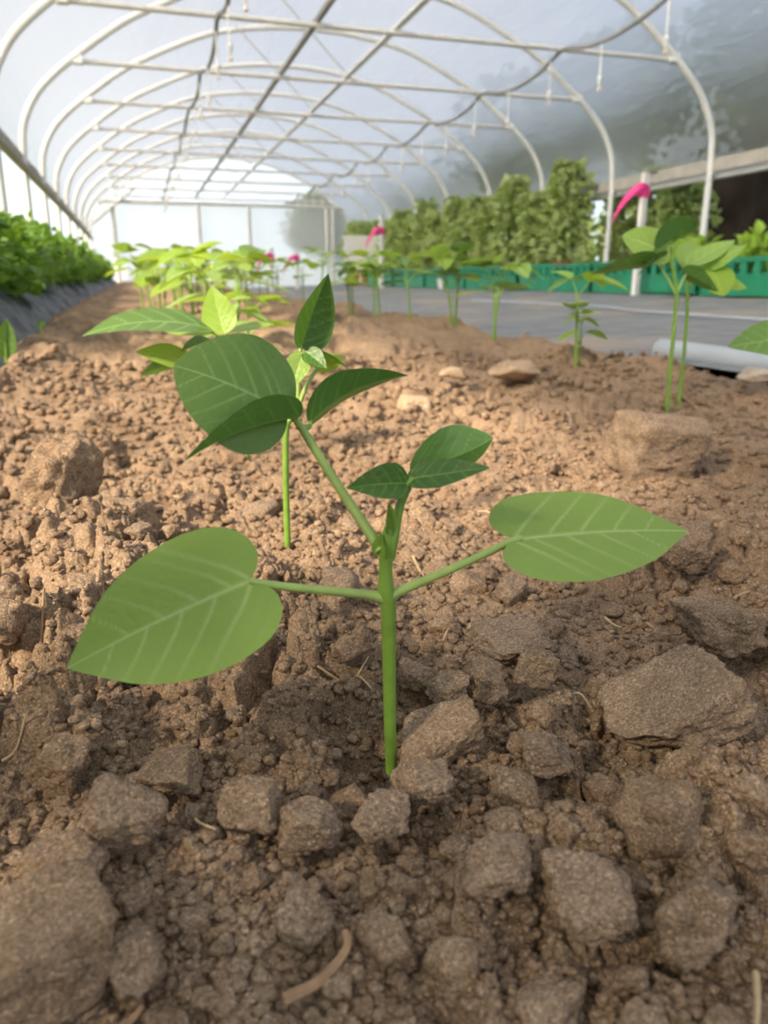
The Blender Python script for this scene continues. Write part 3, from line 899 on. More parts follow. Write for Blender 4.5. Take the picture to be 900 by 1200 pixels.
p.leaf(at(205, 424, hd), at(164, 441, hd - 0.01), UP * 0.6 + HD * 0.6, 'leaf', 'leaf', kind='ovate', width=0.8, fold=0.2, droop=0.1, seed=4, **SM)
p.leaf(at(250, 388, hd + 0.02), at(190, 388, hd + 0.03), towards_cam(0.8, 0.35, 0), 'leaf_lime', 'leaf', kind='ovate', width=0.9, fold=0.1, droop=0.1, seed=5, **SM)
p.leaf(at(252, 402, hd), at(212, 412, hd - 0.02), UP * 0.9 - HD * 0.2, 'leaf', 'leaf', kind='ovate', width=1.1, fold=0.3, droop=0.3, seed=6, **SM)
p.leaf(at(262, 388, hd + 0.02), at(322, 380, hd + 0.04), towards_cam(0.9, 0.3, 0), 'leaf_pale', 'leaf', kind='ovate', width=0.8, fold=0.1, droop=0.1, seed=7, **SM)

# ---------------------------------------------------------------- seedlings of the row at the right
def custom_pair_front():
    Bx = np.array([0.707, 0.918, 0]); Bx[2] = sz(Bx[0], Bx[1]) - 0.008
    D = float(Bx @ HD)
    q = Plant('bean_seedling', 'front seedling of the right row, left stem of the pair behind the flat block', Bx)
    q.tube('stem', [Bx, at(785, 440, D), at(790, 380, D), at(793, 345, D), at(788, 310, D), at(786, 288, D)], [0.0033, 0.003, 0.0028, 0.003, 0.0022, 0.0016], 'stem', 26, 10)
    q.tube('petiole', [at(792, 344, D), at(780, 322, D), at(770, 308, D)], [0.002, 0.0016, 0.0014], 'stem_pale', 10, 8)
    q.tube('petiole', [at(793, 344, D), at(802, 325, D), at(812, 312, D)], [0.002, 0.0016, 0.0014], 'stem_pale', 10, 8)
    q.leaf(at(785, 298, D), at(729, 276, D + 0.01), towards_cam(0.55, 0.85, 0), 'leaf_pale', 'leaf', kind='broad', width=0.75, fold=0.1, droop=0.1, seed=1, nu=40, nv=14)
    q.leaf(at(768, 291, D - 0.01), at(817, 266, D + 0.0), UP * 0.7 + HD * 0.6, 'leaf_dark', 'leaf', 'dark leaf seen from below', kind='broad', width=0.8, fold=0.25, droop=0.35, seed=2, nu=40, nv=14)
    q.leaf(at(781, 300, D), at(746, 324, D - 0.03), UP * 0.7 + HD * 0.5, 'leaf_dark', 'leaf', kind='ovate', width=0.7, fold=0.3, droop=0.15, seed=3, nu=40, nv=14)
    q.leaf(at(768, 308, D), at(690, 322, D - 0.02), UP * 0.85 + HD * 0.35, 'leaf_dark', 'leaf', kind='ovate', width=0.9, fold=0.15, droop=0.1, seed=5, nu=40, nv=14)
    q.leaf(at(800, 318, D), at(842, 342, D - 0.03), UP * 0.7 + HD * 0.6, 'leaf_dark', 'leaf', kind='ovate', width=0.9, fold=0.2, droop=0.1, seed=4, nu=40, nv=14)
    Bx = np.array([0.75, 0.95, 0]); Bx[2] = sz(Bx[0], Bx[1]) - 0.008
    D = float(Bx @ HD)
    q = Plant('bean_seedling', 'front seedling of the right row, right stem of the pair behind the flat block', Bx)
    q.tube('stem', [Bx, at(800, 430, D), at(805, 370, D), at(806, 335, D), at(808, 315, D)], [0.003, 0.0026, 0.0026, 0.0028, 0.002], 'stem', 24, 10)
    q.tube('petiole', [at(806, 336, D), at(822, 322, D), at(832, 314, D)], [0.002, 0.0016, 0.0014], 'stem_pale', 10, 8)
    q.leaf(at(806, 312, D), at(862, 281, D + 0.02), towards_cam(0.85, 0.45, -0.2), 'leaf_pale', 'leaf', kind='long', width=1.1, fold=0.1, droop=0.1, seed=1, nu=40, nv=14)
    q.leaf(at(828, 316, D), at(876, 286, D + 0.0), towards_cam(0.85, 0.5, -0.2), 'leaf_pale', 'leaf', kind='long', width=1.1, fold=0.1, droop=0.14, seed=2, nu=40, nv=14)
    q.leaf(at(833, 314, D), at(848, 347, D - 0.03), towards_cam(0.3, 0.9, 0), 'leaf_lime', 'leaf', kind='broad', width=0.95, fold=0.1, droop=0.1, seed=3, nu=40, nv=14)
    q.leaf(at(836, 330, D), at(876, 338, D), towards_cam(0.7, 0.7, 0), 'leaf_lime', 'leaf', kind='ovate', width=0.9, fold=0.1, droop=0.2, seed=4, nu=40, nv=14)
    q.leaf(at(806, 318, D), at(834, 296, D + 0.05), towards_cam(0.5, 0.8, 0), 'leaf_pale', 'leaf', kind='broad', width=0.9, fold=0.1, droop=0.2, seed=6, nu=40, nv=14)


custom_pair_front()

# plant standing just outside the picture, one leaf reaching in
Bx = np.array([0.80, 0.60, 0]); Bx[2] = sz(Bx[0], Bx[1]) - 0.008
q = Plant('bean_seedling', 'seedling whose single dark leaf reaches in at the right edge', Bx)
Dq = float(Bx @ HD)
top = Bx + np.array([0, 0, 0.105])
q.tube('stem', [Bx, Bx + [0, 0, 0.05], top], [0.0026, 0.0024, 0.002], 'stem', 12, 10)
b_ = at(940, 395, Dq + 0.03)
q.tube('petiole', [top, (top + b_) / 2 + [0, 0, 0.01], b_], [0.002, 0.0015, 0.0012], 'stem_pale', 12, 8)
q.leaf(b_, at(852, 407, Dq + 0.03), towards_cam(0.75, 0.65, 0), 'leaf', 'leaf', kind='ovate', width=1.0, fold=0.1, droop=0.12, seed=1, nu=60, nv=22)
q.leaf(top + [0.02, 0, 0.01], top + [0.10, 0.02, 0.01], UP, 'leaf_pale', 'leaf', kind='ovate', width=1.0, fold=0.1, droop=0.12, seed=2, nu=30, nv=12)


# generic young bean plants, copied along the rows
def generic_seedling(i, mats, hgt, label):
    g = np.random.default_rng(500 + i)
    q = Plant('bean_seedling', label, (0, 0, 0))
    lean = g.uniform(-0.012, 0.012, 2)
    n1 = np.array([lean[0], lean[1], hgt * 0.55]); n2 = np.array([lean[0] * 1.6, lean[1] * 1.6, hgt * 0.72])
    q.tube('stem', [(0, 0, -0.012), (lean[0] * .4, lean[1] * .4, hgt * .3), n1, n2], [0.0033, 0.003, 0.003, 0.002], 'stem', 12, 8)
    a0 = g.uniform(0, 6.28)
    for sgn in (0, PI):
        a = a0 + sgn + g.uniform(-.3, .3)
        d = np.array([math.cos(a), math.sin(a), 0])
        e = n1 + d * g.uniform(0.018, 0.03) + UP * g.uniform(0.012, 0.028)
        q.tube('petiole', [n1, (n1 + e) / 2 + UP * 0.003, e], [0.0018, 0.0014, 0.0011], 'stem_pale', 7, 6)
        tip = e + d * g.uniform(0.062, 0.088) + UP * g.uniform(-0.03, 0.012)
        q.leaf(e, tip, UP + d * g.uniform(-.2, .5) + g.uniform(-.25, .25, 3), mats[g.integers(len(mats))], 'leaf', kind='heart', width=g.uniform(.9, 1.1), fold=0.1, droop=g.uniform(.05, .2), seed=i, nu=20, nv=7)
    for kk in range(2):
        a = a0 + PI / 2 + kk * 2.6 + g.uniform(-.4, .4)
        d = np.array([math.cos(a), math.sin(a), 0])
        e = n2 + d * g.uniform(0.015, 0.035) + UP * hgt * g.uniform(0.14, 0.26)
        q.tube('petiole', [n2, (n2 + e) / 2 - d * 0.003, e], [0.0017, 0.0013, 0.001], 'stem_pale', 7, 6)
        for da in (-1.2, 0, 1.2):
            dd = np.array([math.cos(a + da), math.sin(a + da), 0])
            b = e + dd * 0.004
            tip = b + dd * g.uniform(0.048, 0.07) + UP * g.uniform(-0.03, 0.018)
            q.leaf(b, tip, UP + dd * g.uniform(-.2, .6) + g.uniform(-.3, .3, 3), mats[g.integers(len(mats))], 'leaflet', kind='ovate', width=g.uniform(.9, 1.15), fold=g.uniform(.1, .4), droop=g.uniform(.05, .3), seed=i + kk, nu=16, nv=6)
    return q.root


pair = ['left', 'right']
row_specs = []       # (x, y, height, label, lime?)
for j, (x, y, hh) in enumerate([(0.748, 1.240, .17), (0.764, 1.252, .10), (0.752, 1.60, .19), (0.764, 1.615, .18), (0.765, 1.87, .19), (0.778, 1.885, .19), (0.69, 1.985, .165), (0.63, 2.06, .175), (0.62, 2.085, .16), (0.60, 2.27, .17), (0.615, 2.29, .16)]):
    hill = [2, 2, 3, 3, 4, 4, 5, 6, 6, 7, 7][j]
    nth = ['taller', 'short lime-leaved', 'left-hand', 'right-hand', 'left-hand', 'right-hand', 'lone', 'left-hand', 'right-hand', 'left-hand', 'right-hand'][j]
    row_specs.append((x, y, hh, f'{nth} bean seedling in the {ORD[hill - 1]} hill of the right row', j == 1))
for j in range(14):
    y = 2.65 + 0.38 * j
    row_specs.append((0.60 + 0.02 * math.sin(j * 2.1), y, 0.18 + 0.02 * math.sin(j * 3.3), f'blurred bean seedling in the {ORD[7 + j]} hill of the right row', j % 3 == 0))
lr = [(0.10, 1.02), (0.16, 1.22), (0.10, 1.52), (0.19, 1.62), (0.10, 1.95), (0.17, 2.1), (0.04, 2.39), (0.075, 2.40), (0.11, 2.43), (0.18, 2.5), (0.22, 2.2), (0.27, 2.6), (0.13, 1.35), (0.22, 1.85), (0.06, 2.2), (0.02, 2.6), (0.14, 2.75)]
for j, (x, y) in enumerate(lr):
    row_specs.append((x, y, 0.14 if y < 1.3 else 0.185, f'lime-green bean seedling, {ORD[j + 3]} along the row of the nearest seedling', True))
for j in range(8):
    row_specs.append((0.06 + 0.09 * (j % 3), 2.9 + 0.42 * j, 0.15, f'blurred lime-green bean seedling, {ORD[j + 20]} along the row of the nearest seedling', True))
for j in range(7):
    row_specs.append((0.36 + 0.03 * math.sin(j * 1.7), 2.7 + 0.5 * j, 0.17, f'bean seedling between the two rows far along the bed, {ORD[j]} one', j % 2 == 0))
protos = {}
for j, (x, y, hh, lab, lime) in enumerate(row_specs):
    key = (j % 6, lime)
    loc = (x, y, sz(x, y) - 0.004)
    if key not in protos:
        r0 = generic_seedling(j % 6 + (10 if lime else 0), ['leaf_lime', 'leaf_lime', 'leaf_pale'] if lime else ['leaf_pale', 'leaf', 'leaf_lime'], 0.18, lab)
        protos[key] = r0
        r0.location = loc; r0.scale = (hh / 0.18,) * 3; r0.rotation_euler = (0, 0, j * 1.3)
    else:
        copy_thing(protos[key], loc, j * 1.3, hh / 0.18, lab)

# little shoots at the left edge of the bed
pt = ground_pt(8, 425)
q = Plant('bean_seedling', 'small upright shoot at the left edge of the picture beside the mulch', pt)
Dd = float(pt @ HD)
q.tube('stem', [pt, at(6, 405, Dd), at(4, 398, Dd)], [0.003, 0.0026, 0.002], 'stem', 8, 8)
q.leaf(at(4, 420, Dd), at(8, 373, Dd), towards_cam(0.1, 0.9, 0.6), 'leaf', 'leaf', kind='long', width=1.2, fold=0.4, droop=-0.1, nu=30, nv=10)
q.leaf(at(2, 410, Dd), at(-14, 388, Dd), towards_cam(0.3, 0.9, 0.1), 'leaf_lime', 'leaf', kind='ovate', width=1.0, fold=0.2, droop=0.1, nu=30, nv=10)
pt = ground_pt(50, 393)
q = Plant('bean_seedling', 'tiny pale sprout at the foot of the mulch', pt)
Dd = float(pt @ HD)
q.tube('stem', [pt, at(48, 385, Dd), at(46, 380, Dd)], [0.0025, 0.002, 0.0015], 'stem_pale', 8, 8)
q.leaf(at(46, 384, Dd), at(45, 375, Dd), towards_cam(0.1, 0.9, 0.4), 'leaf', 'leaf', kind='ovate', width=1.0, nu=16, nv=6)
q.leaf(at(47, 382, Dd), at(54, 377, Dd), towards_cam(0.3, 0.9, 0.4), 'leaf_pale', 'leaf', kind='ovate', width=1.0, nu=16, nv=6)

# ---------------------------------------------------------------- leafy masses
def foliage(n, sampler, size, seed, up=0.4, fold=0.3):
    """n separate small leaves; sampler(g, n) gives points and outward directions"""
    g = np.random.default_rng(seed)
    P, Dr = sampler(g, n)
    ax = Dr + g.normal(size=(n, 3)) * 0.7; ax /= np.linalg.norm(ax, axis=1)[:, None]
    nr = g.normal(size=(n, 3)) * 0.6 + UP * up + Dr * 0.3
    nr -= ax * (nr * ax).sum(1)[:, None]; nr /= np.linalg.norm(nr, axis=1)[:, None]
    sd = np.cross(nr, ax)
    L = size * g.uniform(0.6, 1.3, n)[:, None]
    W = L * g.uniform(0.28, 0.4, n)[:, None]
    q = [P, P + ax * L * .33 - sd * W + nr * W * fold, P + ax * L * .7 - sd * W * .75 + nr * W * fold * .7 - nr * L * 0.04, P + ax * L - nr * L * .12,
         P + ax * L * .7 + sd * W * .75 + nr * W * fold * .7 - nr * L * 0.04, P + ax * L * .33 + sd * W + nr * W * fold, P + ax * L * .5]
    V = np.stack(q, 1).reshape(-1, 3)
    t = np.array([[0, 6, 1], [1, 6, 2], [2, 6, 3], [3, 6, 4], [4, 6, 5], [5, 6, 0]])
    Fc = (t[None] + (np.arange(n) * 7)[:, None, None]).reshape(-1, 3)
    return raw_mesh('foliage', V, Fc, False)


def ball(cx, cy, cz, rx, ry, rz, shell=0.45):
    def f(g, n):
        d = g.normal(size=(n, 3)); d /= np.linalg.norm(d, axis=1)[:, None]
        r = (1 - shell * g.random(n) ** 1.3)[:, None]
        lump = 1 + 0.18 * np.sin(d[:, 0] * 5 + cx)[:, None] * np.sin(d[:, 1] * 4)[:, None]
        return np.array([cx, cy, cz]) + d * r * lump * np.array([rx, ry, rz]), d
    return f


def stems_mesh(n, h, spread, rad, seed, top=0.6):
    g = np.random.default_rng(seed)
    m = MB()
    for i in range(n):
        a = g.uniform(0, 6.28)
        b = np.array([math.cos(a), math.sin(a), 0]) * spread * 0.25 * g.random()
        e = np.array([math.cos(a), math.sin(a), 0]) * spread * g.uniform(.3, 1) + UP * h * g.uniform(top, 1)
        m.tube(spline([b, (b + e) / 2 + UP * 0.1 * h - np.array([e[0], e[1], 0]) * 0.2, e], 6), np.linspace(rad, rad * .4, 6), 6)
    return m.mesh('stems')


def bush_thing(name, label, cat, loc, fol, ste, matf, mats='stem', group=None, stem_name='stems'):
    o = empty(name, loc, label, cat, group)
    link_mesh('foliage', fol, M[matf], o)
    link_mesh(stem_name, ste, M[mats], o)
    return o


# left row on the mulch
lb = [(foliage(620, ball(0.03, 0, 0.10, 0.17, 0.215, 0.135, 0.6), 0.048, 40 + i), stems_mesh(7, 0.17, 0.09, 0.005, 60 + i)) for i in range(4)]
for j in range(3, 34):
    y = 1.55 + 0.39 * (j - 3)
    xx = -0.475 + 0.02 * math.sin(j * 2.3)
    z = float(mulch_z(np.array([xx]), np.array([y]))[0]) - 0.012
    f_, s_ = lb[j % 4]
    if j < 30:
        lab = f'leafy green plant on the black mulch at the left, {ORD[j - 3]} from the near end'
    else:
        lab = 'leafy green plant at the far end of the mulched row'
    o = bush_thing('leafy_crop_plant', lab, 'plant', (xx, y, z - 0.02), f_, s_, 'bush', group='leafy row on the mulch')
    o.rotation_euler = (0, 0, (j * 2.1) % 0.6 - 0.3 + (PI if j % 2 else 0)); o.scale = (1, 1.05, 0.95 + 0.1 * math.sin(j * 1.9))

# tall plants added out of frame beside the camera to shade the foreground
def tall_sampler(h, r):
    def f(g, n):
        z = h * (0.1 + 0.9 * g.random(n))
        a = g.uniform(0, 6.28, n)
        rad = r * np.sqrt(g.random(n)) * (1.1 - 0.35 * (z / h) ** 2)
        d = np.stack([np.cos(a), np.sin(a), -0.2 + 0 * a], 1)
        return np.stack([rad * np.cos(a), rad * np.sin(a), z], 1), d / np.linalg.norm(d, axis=1)[:, None]
    return f


for j, (x, y, hh) in enumerate([(-0.47, -0.10, 0.86), (-0.47, -0.38, 0.9), (-0.47, -0.68, 0.88)]):
    o = bush_thing('added_shade_plant', f'tall leafy plant added out of frame to shade the foreground, {ORD[j]} back from the camera', 'plant', (x, y, 0.16),
                   foliage(430, tall_sampler(hh, 0.155), 0.06, 400 + j), stems_mesh(6, hh, 0.08, 0.006, 420 + j, 0.8), 'bush', group='added shade plants beside the camera')

# tomatoes at the right beyond the crates
def tomato_sampler(h, r):
    def f(g, n):
        z = h * (0.10 + 0.90 * g.random(n) ** 0.95)
        a = g.uniform(0, 6.28, n)
        rad = r * np.sqrt(g.random(n)) * (1.05 - 0.62 * (z / h) ** 2) * (0.75 + 0.35 * np.sin(a * 3 + z * 9))
        d = np.stack([np.cos(a), np.sin(a), -0.3 + 0 * a], 1)
        return np.stack([rad * np.cos(a), rad * np.sin(a), z], 1), d / np.linalg.norm(d, axis=1)[:, None]
    return f


tv = [(foliage(760, tomato_sampler(0.84, 0.26), 0.082, 80 + i, 0.3), stems_mesh(9, 0.68, 0.16, 0.006, 90 + i, 0.7)) for i in range(3)]
pot = MB(); pot.lathe((0, 0, 0), [(0.055, 0), (0.075, 0.13), (0.085, 0.13), (0.085, 0.155), (0.072, 0.155), (0.068, 0.14), (0.01, 0.138)], 18)
pot_me = pot.mesh('pot')
tom = [(4.28, 5.62), (4.36, 6.02), (4.30, 6.42)] + [(3.68, 6.45 + 0.50 * i) for i in range(15)]
for j, (x, y) in enumerate(tom):
    z0 = 0.20 if j >= 3 else 0.18
    f_, s_ = tv[j % 3]
    if j < 3:
        lab = f'potted tomato plant just outside the open side behind the pink-taped stake, {ORD[j]} from the right'
    else:
        lab = f'potted tomato plant on the bench behind the green crates, {ORD[j - 3]} from its near end'
    o = bush_thing('tomato_plant', lab, 'plant', (x, y, z0), f_, s_, 'tomato', group='tomato plants along the right side')
    for ch in o.children:
        ch.location = (0, 0, 0.12)
    link_mesh('pot', pot_me, M['terracotta'], o)
    o.rotation_euler = (0, 0, j * 1.7); o.scale = (1, 1, 0.92 + 0.1 * math.sin(j * 2.7))


def bench(label, x, y0, y1, top):
    m = empty('plant_bench', (x, (y0 + y1) / 2, 0), label, 'bench')
    L = y1 - y0
    b = MB()
    for dx in (-0.085, 0.0, 0.085):
        b.box((dx, 0, top - 0.015), (0.07, L, 0.03))
    b.build('bench_top', M['bench'], m, smooth=False)
    n = max(2, int(L / 1.4))
    for i in range(n):
        for dx in (-0.09, 0.09):
            g = MB(); g.box((dx, -L / 2 + 0.1 + i * (L - 0.2) / (n - 1), (top - 0.03) / 2), (0.04, 0.04, top - 0.03))
            g.build('leg', M['bench'], m, smooth=False)


bench('low grey slatted bench carrying the tomato pots behind the crates', 3.68, 6.3, 13.6, 0.20)
bench('short low bench outside the open side carrying three tomato pots', 4.31, 5.4, 6.65, 0.18)

# green crates
def make_crate(label):
    o = empty('green_crate', (0, 0, 0), label, 'crate')
    w, l, h = 0.30, 0.57, 0.21
    b = MB(); b.box((0, 0, 0.008), (w, l, 0.016)); b.build('base', M['crate'], o, smooth=False)
    for sx in (-1, 1):
        b = MB()
        b.box((sx * (w / 2 - .006), 0, 0.065), (0.012, l, 0.10))
        b.box((sx * (w / 2 - .002), 0, h - 0.012), (0.024, l + .01, 0.024))
        for k in range(6):
            b.box((sx * (w / 2 - .006), -l / 2 + 0.025 + k * (l - .05) / 5, 0.15), (0.012, 0.05, 0.09))
        b.box((sx * (w / 2), 0, 0.115), (0.02, l, 0.012))
        b.build('long_side', M['crate'], o, smooth=False)
    for sy in (-1, 1):
        b = MB()
        b.box((0, sy * (l / 2 - .006), 0.10), (w, 0.012, 0.17))
        b.box((0, sy * (l / 2 - .002), h - 0.012), (w + .01, 0.024, 0.024))
        b.build('short_side', M['crate'], o, smooth=False)
    return o


NCR = 14
cr0 = None
for j in range(NCR):
    y = 3.15 + 0.60 * j
    x = 3.40 + 0.008 * math.sin(j * 3)
    z = float(cloth_z(np.array([x]), np.array([y]))[0]) - 0.003
    z = max(z, float(cloth_z(np.array([x - .15]), np.array([y]))[0])) + 0.003
    lab = f'green plastic crate beside the path, {ORD[j]} from the near end of the line'
    if cr0 is None:
        cr0 = make_crate(lab); cr0.location = (x, y, z); cr0['group'] = 'green crates along the path'
    else:
        copy_thing(cr0, (x, y, z), 0.01 * math.sin(j * 5), 1, lab)
# leafy young plants standing in the crates
cv = [(foliage(150, ball(0, 0, 0.10, 0.13, 0.2, 0.08, 0.8), 0.075, 140 + i), stems_mesh(8, 0.12, 0.12, 0.004, 150 + i)) for i in range(3)]
for j in range(0, 3):
    y = 3.15 + 0.60 * j
    z = float(cloth_z(np.array([3.40]), np.array([y]))[0]) + 0.15
    f_, s_ = cv[j % 3]
    bush_thing('potted_seedlings', f'lime-green tray of young plants in the {ORD[j]} crate from the near end', 'plant', (3.40, y, z), f_, s_, 'leaf_lime', group='young plants in the crates')

# white cup on the path edge
m = MB(); m.lathe((0, 0, 0), [(0.035, 0), (0.05, 0.10), (0.053, 0.105), (0.046, 0.10), (0.03, 0.01)], 20)
yc = 8.3
o = m.build('plant_pot', M['cup'], origin=(0, 0, 0)); o.location = (3.25, yc, float(cloth_z(np.array([3.25]), np.array([yc]))[0]))
tag(o, 'small white pot on the path in front of the green crates', 'pot')

# grey pipe lying beside the bed
a = ground_pt(775, 415); b = ground_pt(892, 430)
A = np.array([0.985 + 0.055, 1.34, 0.0]); Bp = np.array([1.03, 0.96, 0.0])
A = np.array([1.06, 1.42, 0.026]); Bp = np.array([1.12, 1.12, 0.016]); Cp = np.array([1.17, 0.6, 0.014])
m = MB(); m.tube(spline([A, Bp, Cp], 24), 0.023, 20, cap=True)
o = m.build('grey_pipe', M['pvc'], origin=A)
tag(o, 'pale grey plastic pipe lying on the cloth along the bed edge', 'pipe')
# thin drip line on the cloth
pts = [(2.1, 1.2), (1.95, 2.0), (2.0, 2.8), (2.2, 3.6), (2.1, 4.8)]
C = spline([(x, y, float(cloth_z(np.array([x]), np.array([y]))[0]) + 0.006) for x, y in pts], 40)
m = MB(); m.tube(C, 0.006, 8); tag(m.build('drip_line', M['pvc'], origin=C[0]), 'thin pale irrigation line snaking over the grey path cloth', 'irrigation line')

# ---------------------------------------------------------------- marker stakes
def stake(x, y, top, label, w=0.045, tape_z=None, tail=1, tape=True):
    z0 = float(cloth_z(np.array([x]), np.array([y]))[0]) if x > 0.9 else sz(x, y)
    o = empty('marker_stake', (x, y, z0), label, 'stake')
    h = top - z0
    b = MB(); b.box((0, 0, h / 2 - 0.03), (w, w * 0.7, h + 0.06), 0.3)
    b.build('post', M['white_wood'], o, smooth=False)
    if tape:
        tz = h - 0.22 * h if tape_z is None else tape_z - z0
        b = MB(); b.box((0, 0, tz), (w * 1.25, w * 0.95, w * 1.5), 0.3)
        bandobj = b.build('tape_band', M['pink'], o, smooth=False)
        # fluttering tail
        n = 14
        t = np.linspace(0, 1, n)
        d = -CR * tail
        P = np.array([0, -0.02, tz + 0.01]) + t[:, None] * d * w * 4.2 + UP * (0.02 * np.sin(t * 3) - t ** 2.2 * w * 4.2)[:, None] - HD * (0.03 * np.sin(t * 5))[:, None]
        wd = UP * (w * 0.95) + CR * 0.01
        V = np.concatenate([P - wd[None] * (0.7 + 0.3 * t[:, None]), P + wd[None] * (0.7 + 0.3 * t[:, None])])
        Fq = [(i, i + 1, n + i + 1, n + i) for i in range(n - 1)]
        b = MB(); b.add(V, Fq)
        tl = b.build('tape_tail', M['pink'], bandobj)
        sm = tl.modifiers.new('thick', 'SOLIDIFY'); sm.thickness = 0.002
    return o


stake(3.12, 4.50, 0.83, 'tall white stake with fluttering pink tape in front of the crates', tape_z=0.72)
def foot(px, X):
    d = ray(px, 333)
    return X, d[1] / d[0] * X


for px, X, top, lab, w_ in ((447, 3.05, 1.00, 'white stake with a pink band, left of the tomato plants', 0.05),
                            (319, 1.75, 0.62, 'short white stake with large pink tape above the far seedlings', 0.055),
                            (284, 1.45, 0.50, 'short white stake with small pink tape at the far left of the stakes', 0.045),
                            (349, 2.2, 0.62, 'short white stake with reddish tape before the end wall', 0.05),
                            (264, 1.25, 0.40, 'lowest stake with faint pink tape far down the bed', 0.045)):
    x, y = foot(px, X)
    stake(x, y, top, lab, w_)

# ---------------------------------------------------------------- the tunnel
XM = 1.645
half = [(2.295, 0.82), (2.27, 1.02), (2.18, 1.20), (2.05, 1.34), (1.84, 1.505), (1.57, 1.69), (1.29, 1.83), (0.92, 1.985), (0.62, 2.055), (0.3, 2.095), (0, 2.105)]
prof = [(-a, b) for a, b in half] + [(a, b) for a, b in half[::-1][1:]]
PROF = spline([(XM + a, 0, b + H) for a, b in prof], 97)
YA, SP_ = 4.926, 1.2205
NH = 9
for k in range(NH):
    y = YA + SP_ * k
    zl = float(mulch_z(np.array([-0.62]), np.array([y]))[0]) - 0.1
    zr = float(cloth_z(np.array([3.94]), np.array([y]))[0])
    lab = f'pale metal hoop with cross bar, {ORD[k]} from the camera along the tunnel'
    o = empty('tunnel_hoop', (XM, y, 0.0), lab, 'hoop', 'tunnel hoops')
    path = np.concatenate([[[PROF[0][0] - .005, 0, zl]], [[PROF[0][0] - 0.003, 0, 0.55]], PROF, [[PROF[-1][0], 0, 0.55]], [[PROF[-1][0] - 0.01, 0, zr - 0.02]]])
    path = path - np.array([XM, 0, 0])
    m = MB(); m.tube(path, 0.024, 12); m.build('arch', M['pipe'], o)
    m = MB(); m.tube(spline([(-1.875, 0.03, 1.44 + H), (0, 0.03, 1.437 + H), (1.91, 0.03, 1.44 + H)], 12), 0.0155, 10); m.build('cross_bar', M['bar'], o)
    for s in (-1.885, 1.915):
        m = MB(); m.box((s, 0.015, 1.445 + H), (0.06, 0.07, 0.05)); m.build('clamp', M['strip'], o, smooth=False)

YE = YA + SP_ * 8
def beam(name, pts, r, mat, label, cat, kind=None, sides=10):
    m = MB(); m.tube(pts, r, sides)
    return tag(m.build(name, M[mat], origin=pts[0]), label, cat, kind=kind)


beam('purlin', np.array([(1.14, -1.5, 1.475 + H), (1.14, YE, 1.455 + H)]), 0.02, 'hose', 'dark lengthwise pipe resting on the cross bars left of centre', 'pipe')
m = MB(); m.box((0, 0, 0), (0.042, YE + 1.5, 0.012)); o = m.build('purlin', M['strip'], smooth=False); o.location = (1.63, (YE - 1.5) / 2, 1.472 + H)
tag(o, 'bright flat metal strip running lengthwise over the cross bars at centre', 'metal strip')
# thin bracing wires under the film
for i in range(7):
    y = YA + SP_ * i
    a = np.array([0.95 + 0.0, y + 1.0, 2.02 + H]); b = np.array([1.63, y + SP_, 1.48 + H])
    beam('brace_wire', np.array([a, b]), 0.006, 'bar', f'thin diagonal brace wire above the metal strip, {ORD[i]} bay', 'wire', sides=6)

# hip rails
for xx, side in ((-0.665, 'left'), (3.955, 'right')):
    o = empty('hip_rail', (xx, 0, 0.96), f'long weathered hip rail at the {"left" if side == "left" else "right"} side where the film is rolled up', 'rail')
    m = MB(); m.box((0, (YE - 1.5) / 2, 0.0), (0.035, YE + 1.5, 0.085)); m.build('rail_board', M['rail'], o, smooth=False)
    m = MB(); m.tube([(0.03 if side == 'left' else 0.05, -1.5, -0.06), (0.03 if side == 'left' else 0.05, YE, -0.06)], 0.028, 12); m.build('rolled_film', M['clear'] if side == 'right' else M['rail'], o)

# irrigation hoses with hanging droppers
def hose(xh, label, side, kk0):
    ctrl = []
    for k in range(-4, 8):
        y = YA + SP_ * k
        ctrl.append((xh, y, 1.425 + H))
        for f, s in ((0.25, 0.055), (0.5, 0.075), (0.75, 0.055)):
            ctrl.append((xh + 0.012 * math.sin(k * 2 + f * 3), y + SP_ * f, 1.425 + H - s))
    ctrl.append((xh, YA + SP_ * 8, 1.425 + H))
    C = spline(ctrl, 240)
    m = MB(); m.tube(C, 0.013, 8)
    o = tag(m.build('irrigation_hose', M['hose'], origin=C[0]), label, 'hose')
    first = None
    n = 0
    for k in range(kk0, 8):
        for f in (0.12, 0.62):
            y = YA + SP_ * (k + f)
            if y < 3.6:
                continue
            z = float(np.interp(y, C[:, 1], C[:, 2])) - 0.012
            lab = f'white hanging sprinkler dropper, {ORD[n]} from the camera on the {side} hose'
            n += 1
            if first is None:
                d = empty('sprinkler_dropper', (xh, y, z), lab, 'sprinkler', f'droppers on the {side} hose')
                q = MB(); q.tube([(0, 0, 0.002), (0, 0, -0.17)], 0.0055, 8); q.build('tube', M['clear'], d)
                q = MB(); q.lathe((0, 0, -0.215), [(0.005, 0), (0.011, 0.006), (0.011, 0.02), (0.015, 0.026), (0.015, 0.04), (0.008, 0.05)], 12); wt = q.build('weight', M['clear'], d)
                q = MB(); q.lathe((0, 0, -0.25), [(0.004, 0), (0.012, 0.004), (0.012, 0.014), (0.005, 0.02), (0.005, 0.036)], 12); q.build('nozzle', M['nozzle'], wt)
                first = d
            else:
                copy_thing(first, (xh, y, z), 0, 1, lab)


hose(0.565, 'dark sagging irrigation hose at the left of the roof', 'left', -1)
hose(2.72, 'dark sagging irrigation hose at the right of the roof', 'right', -1)

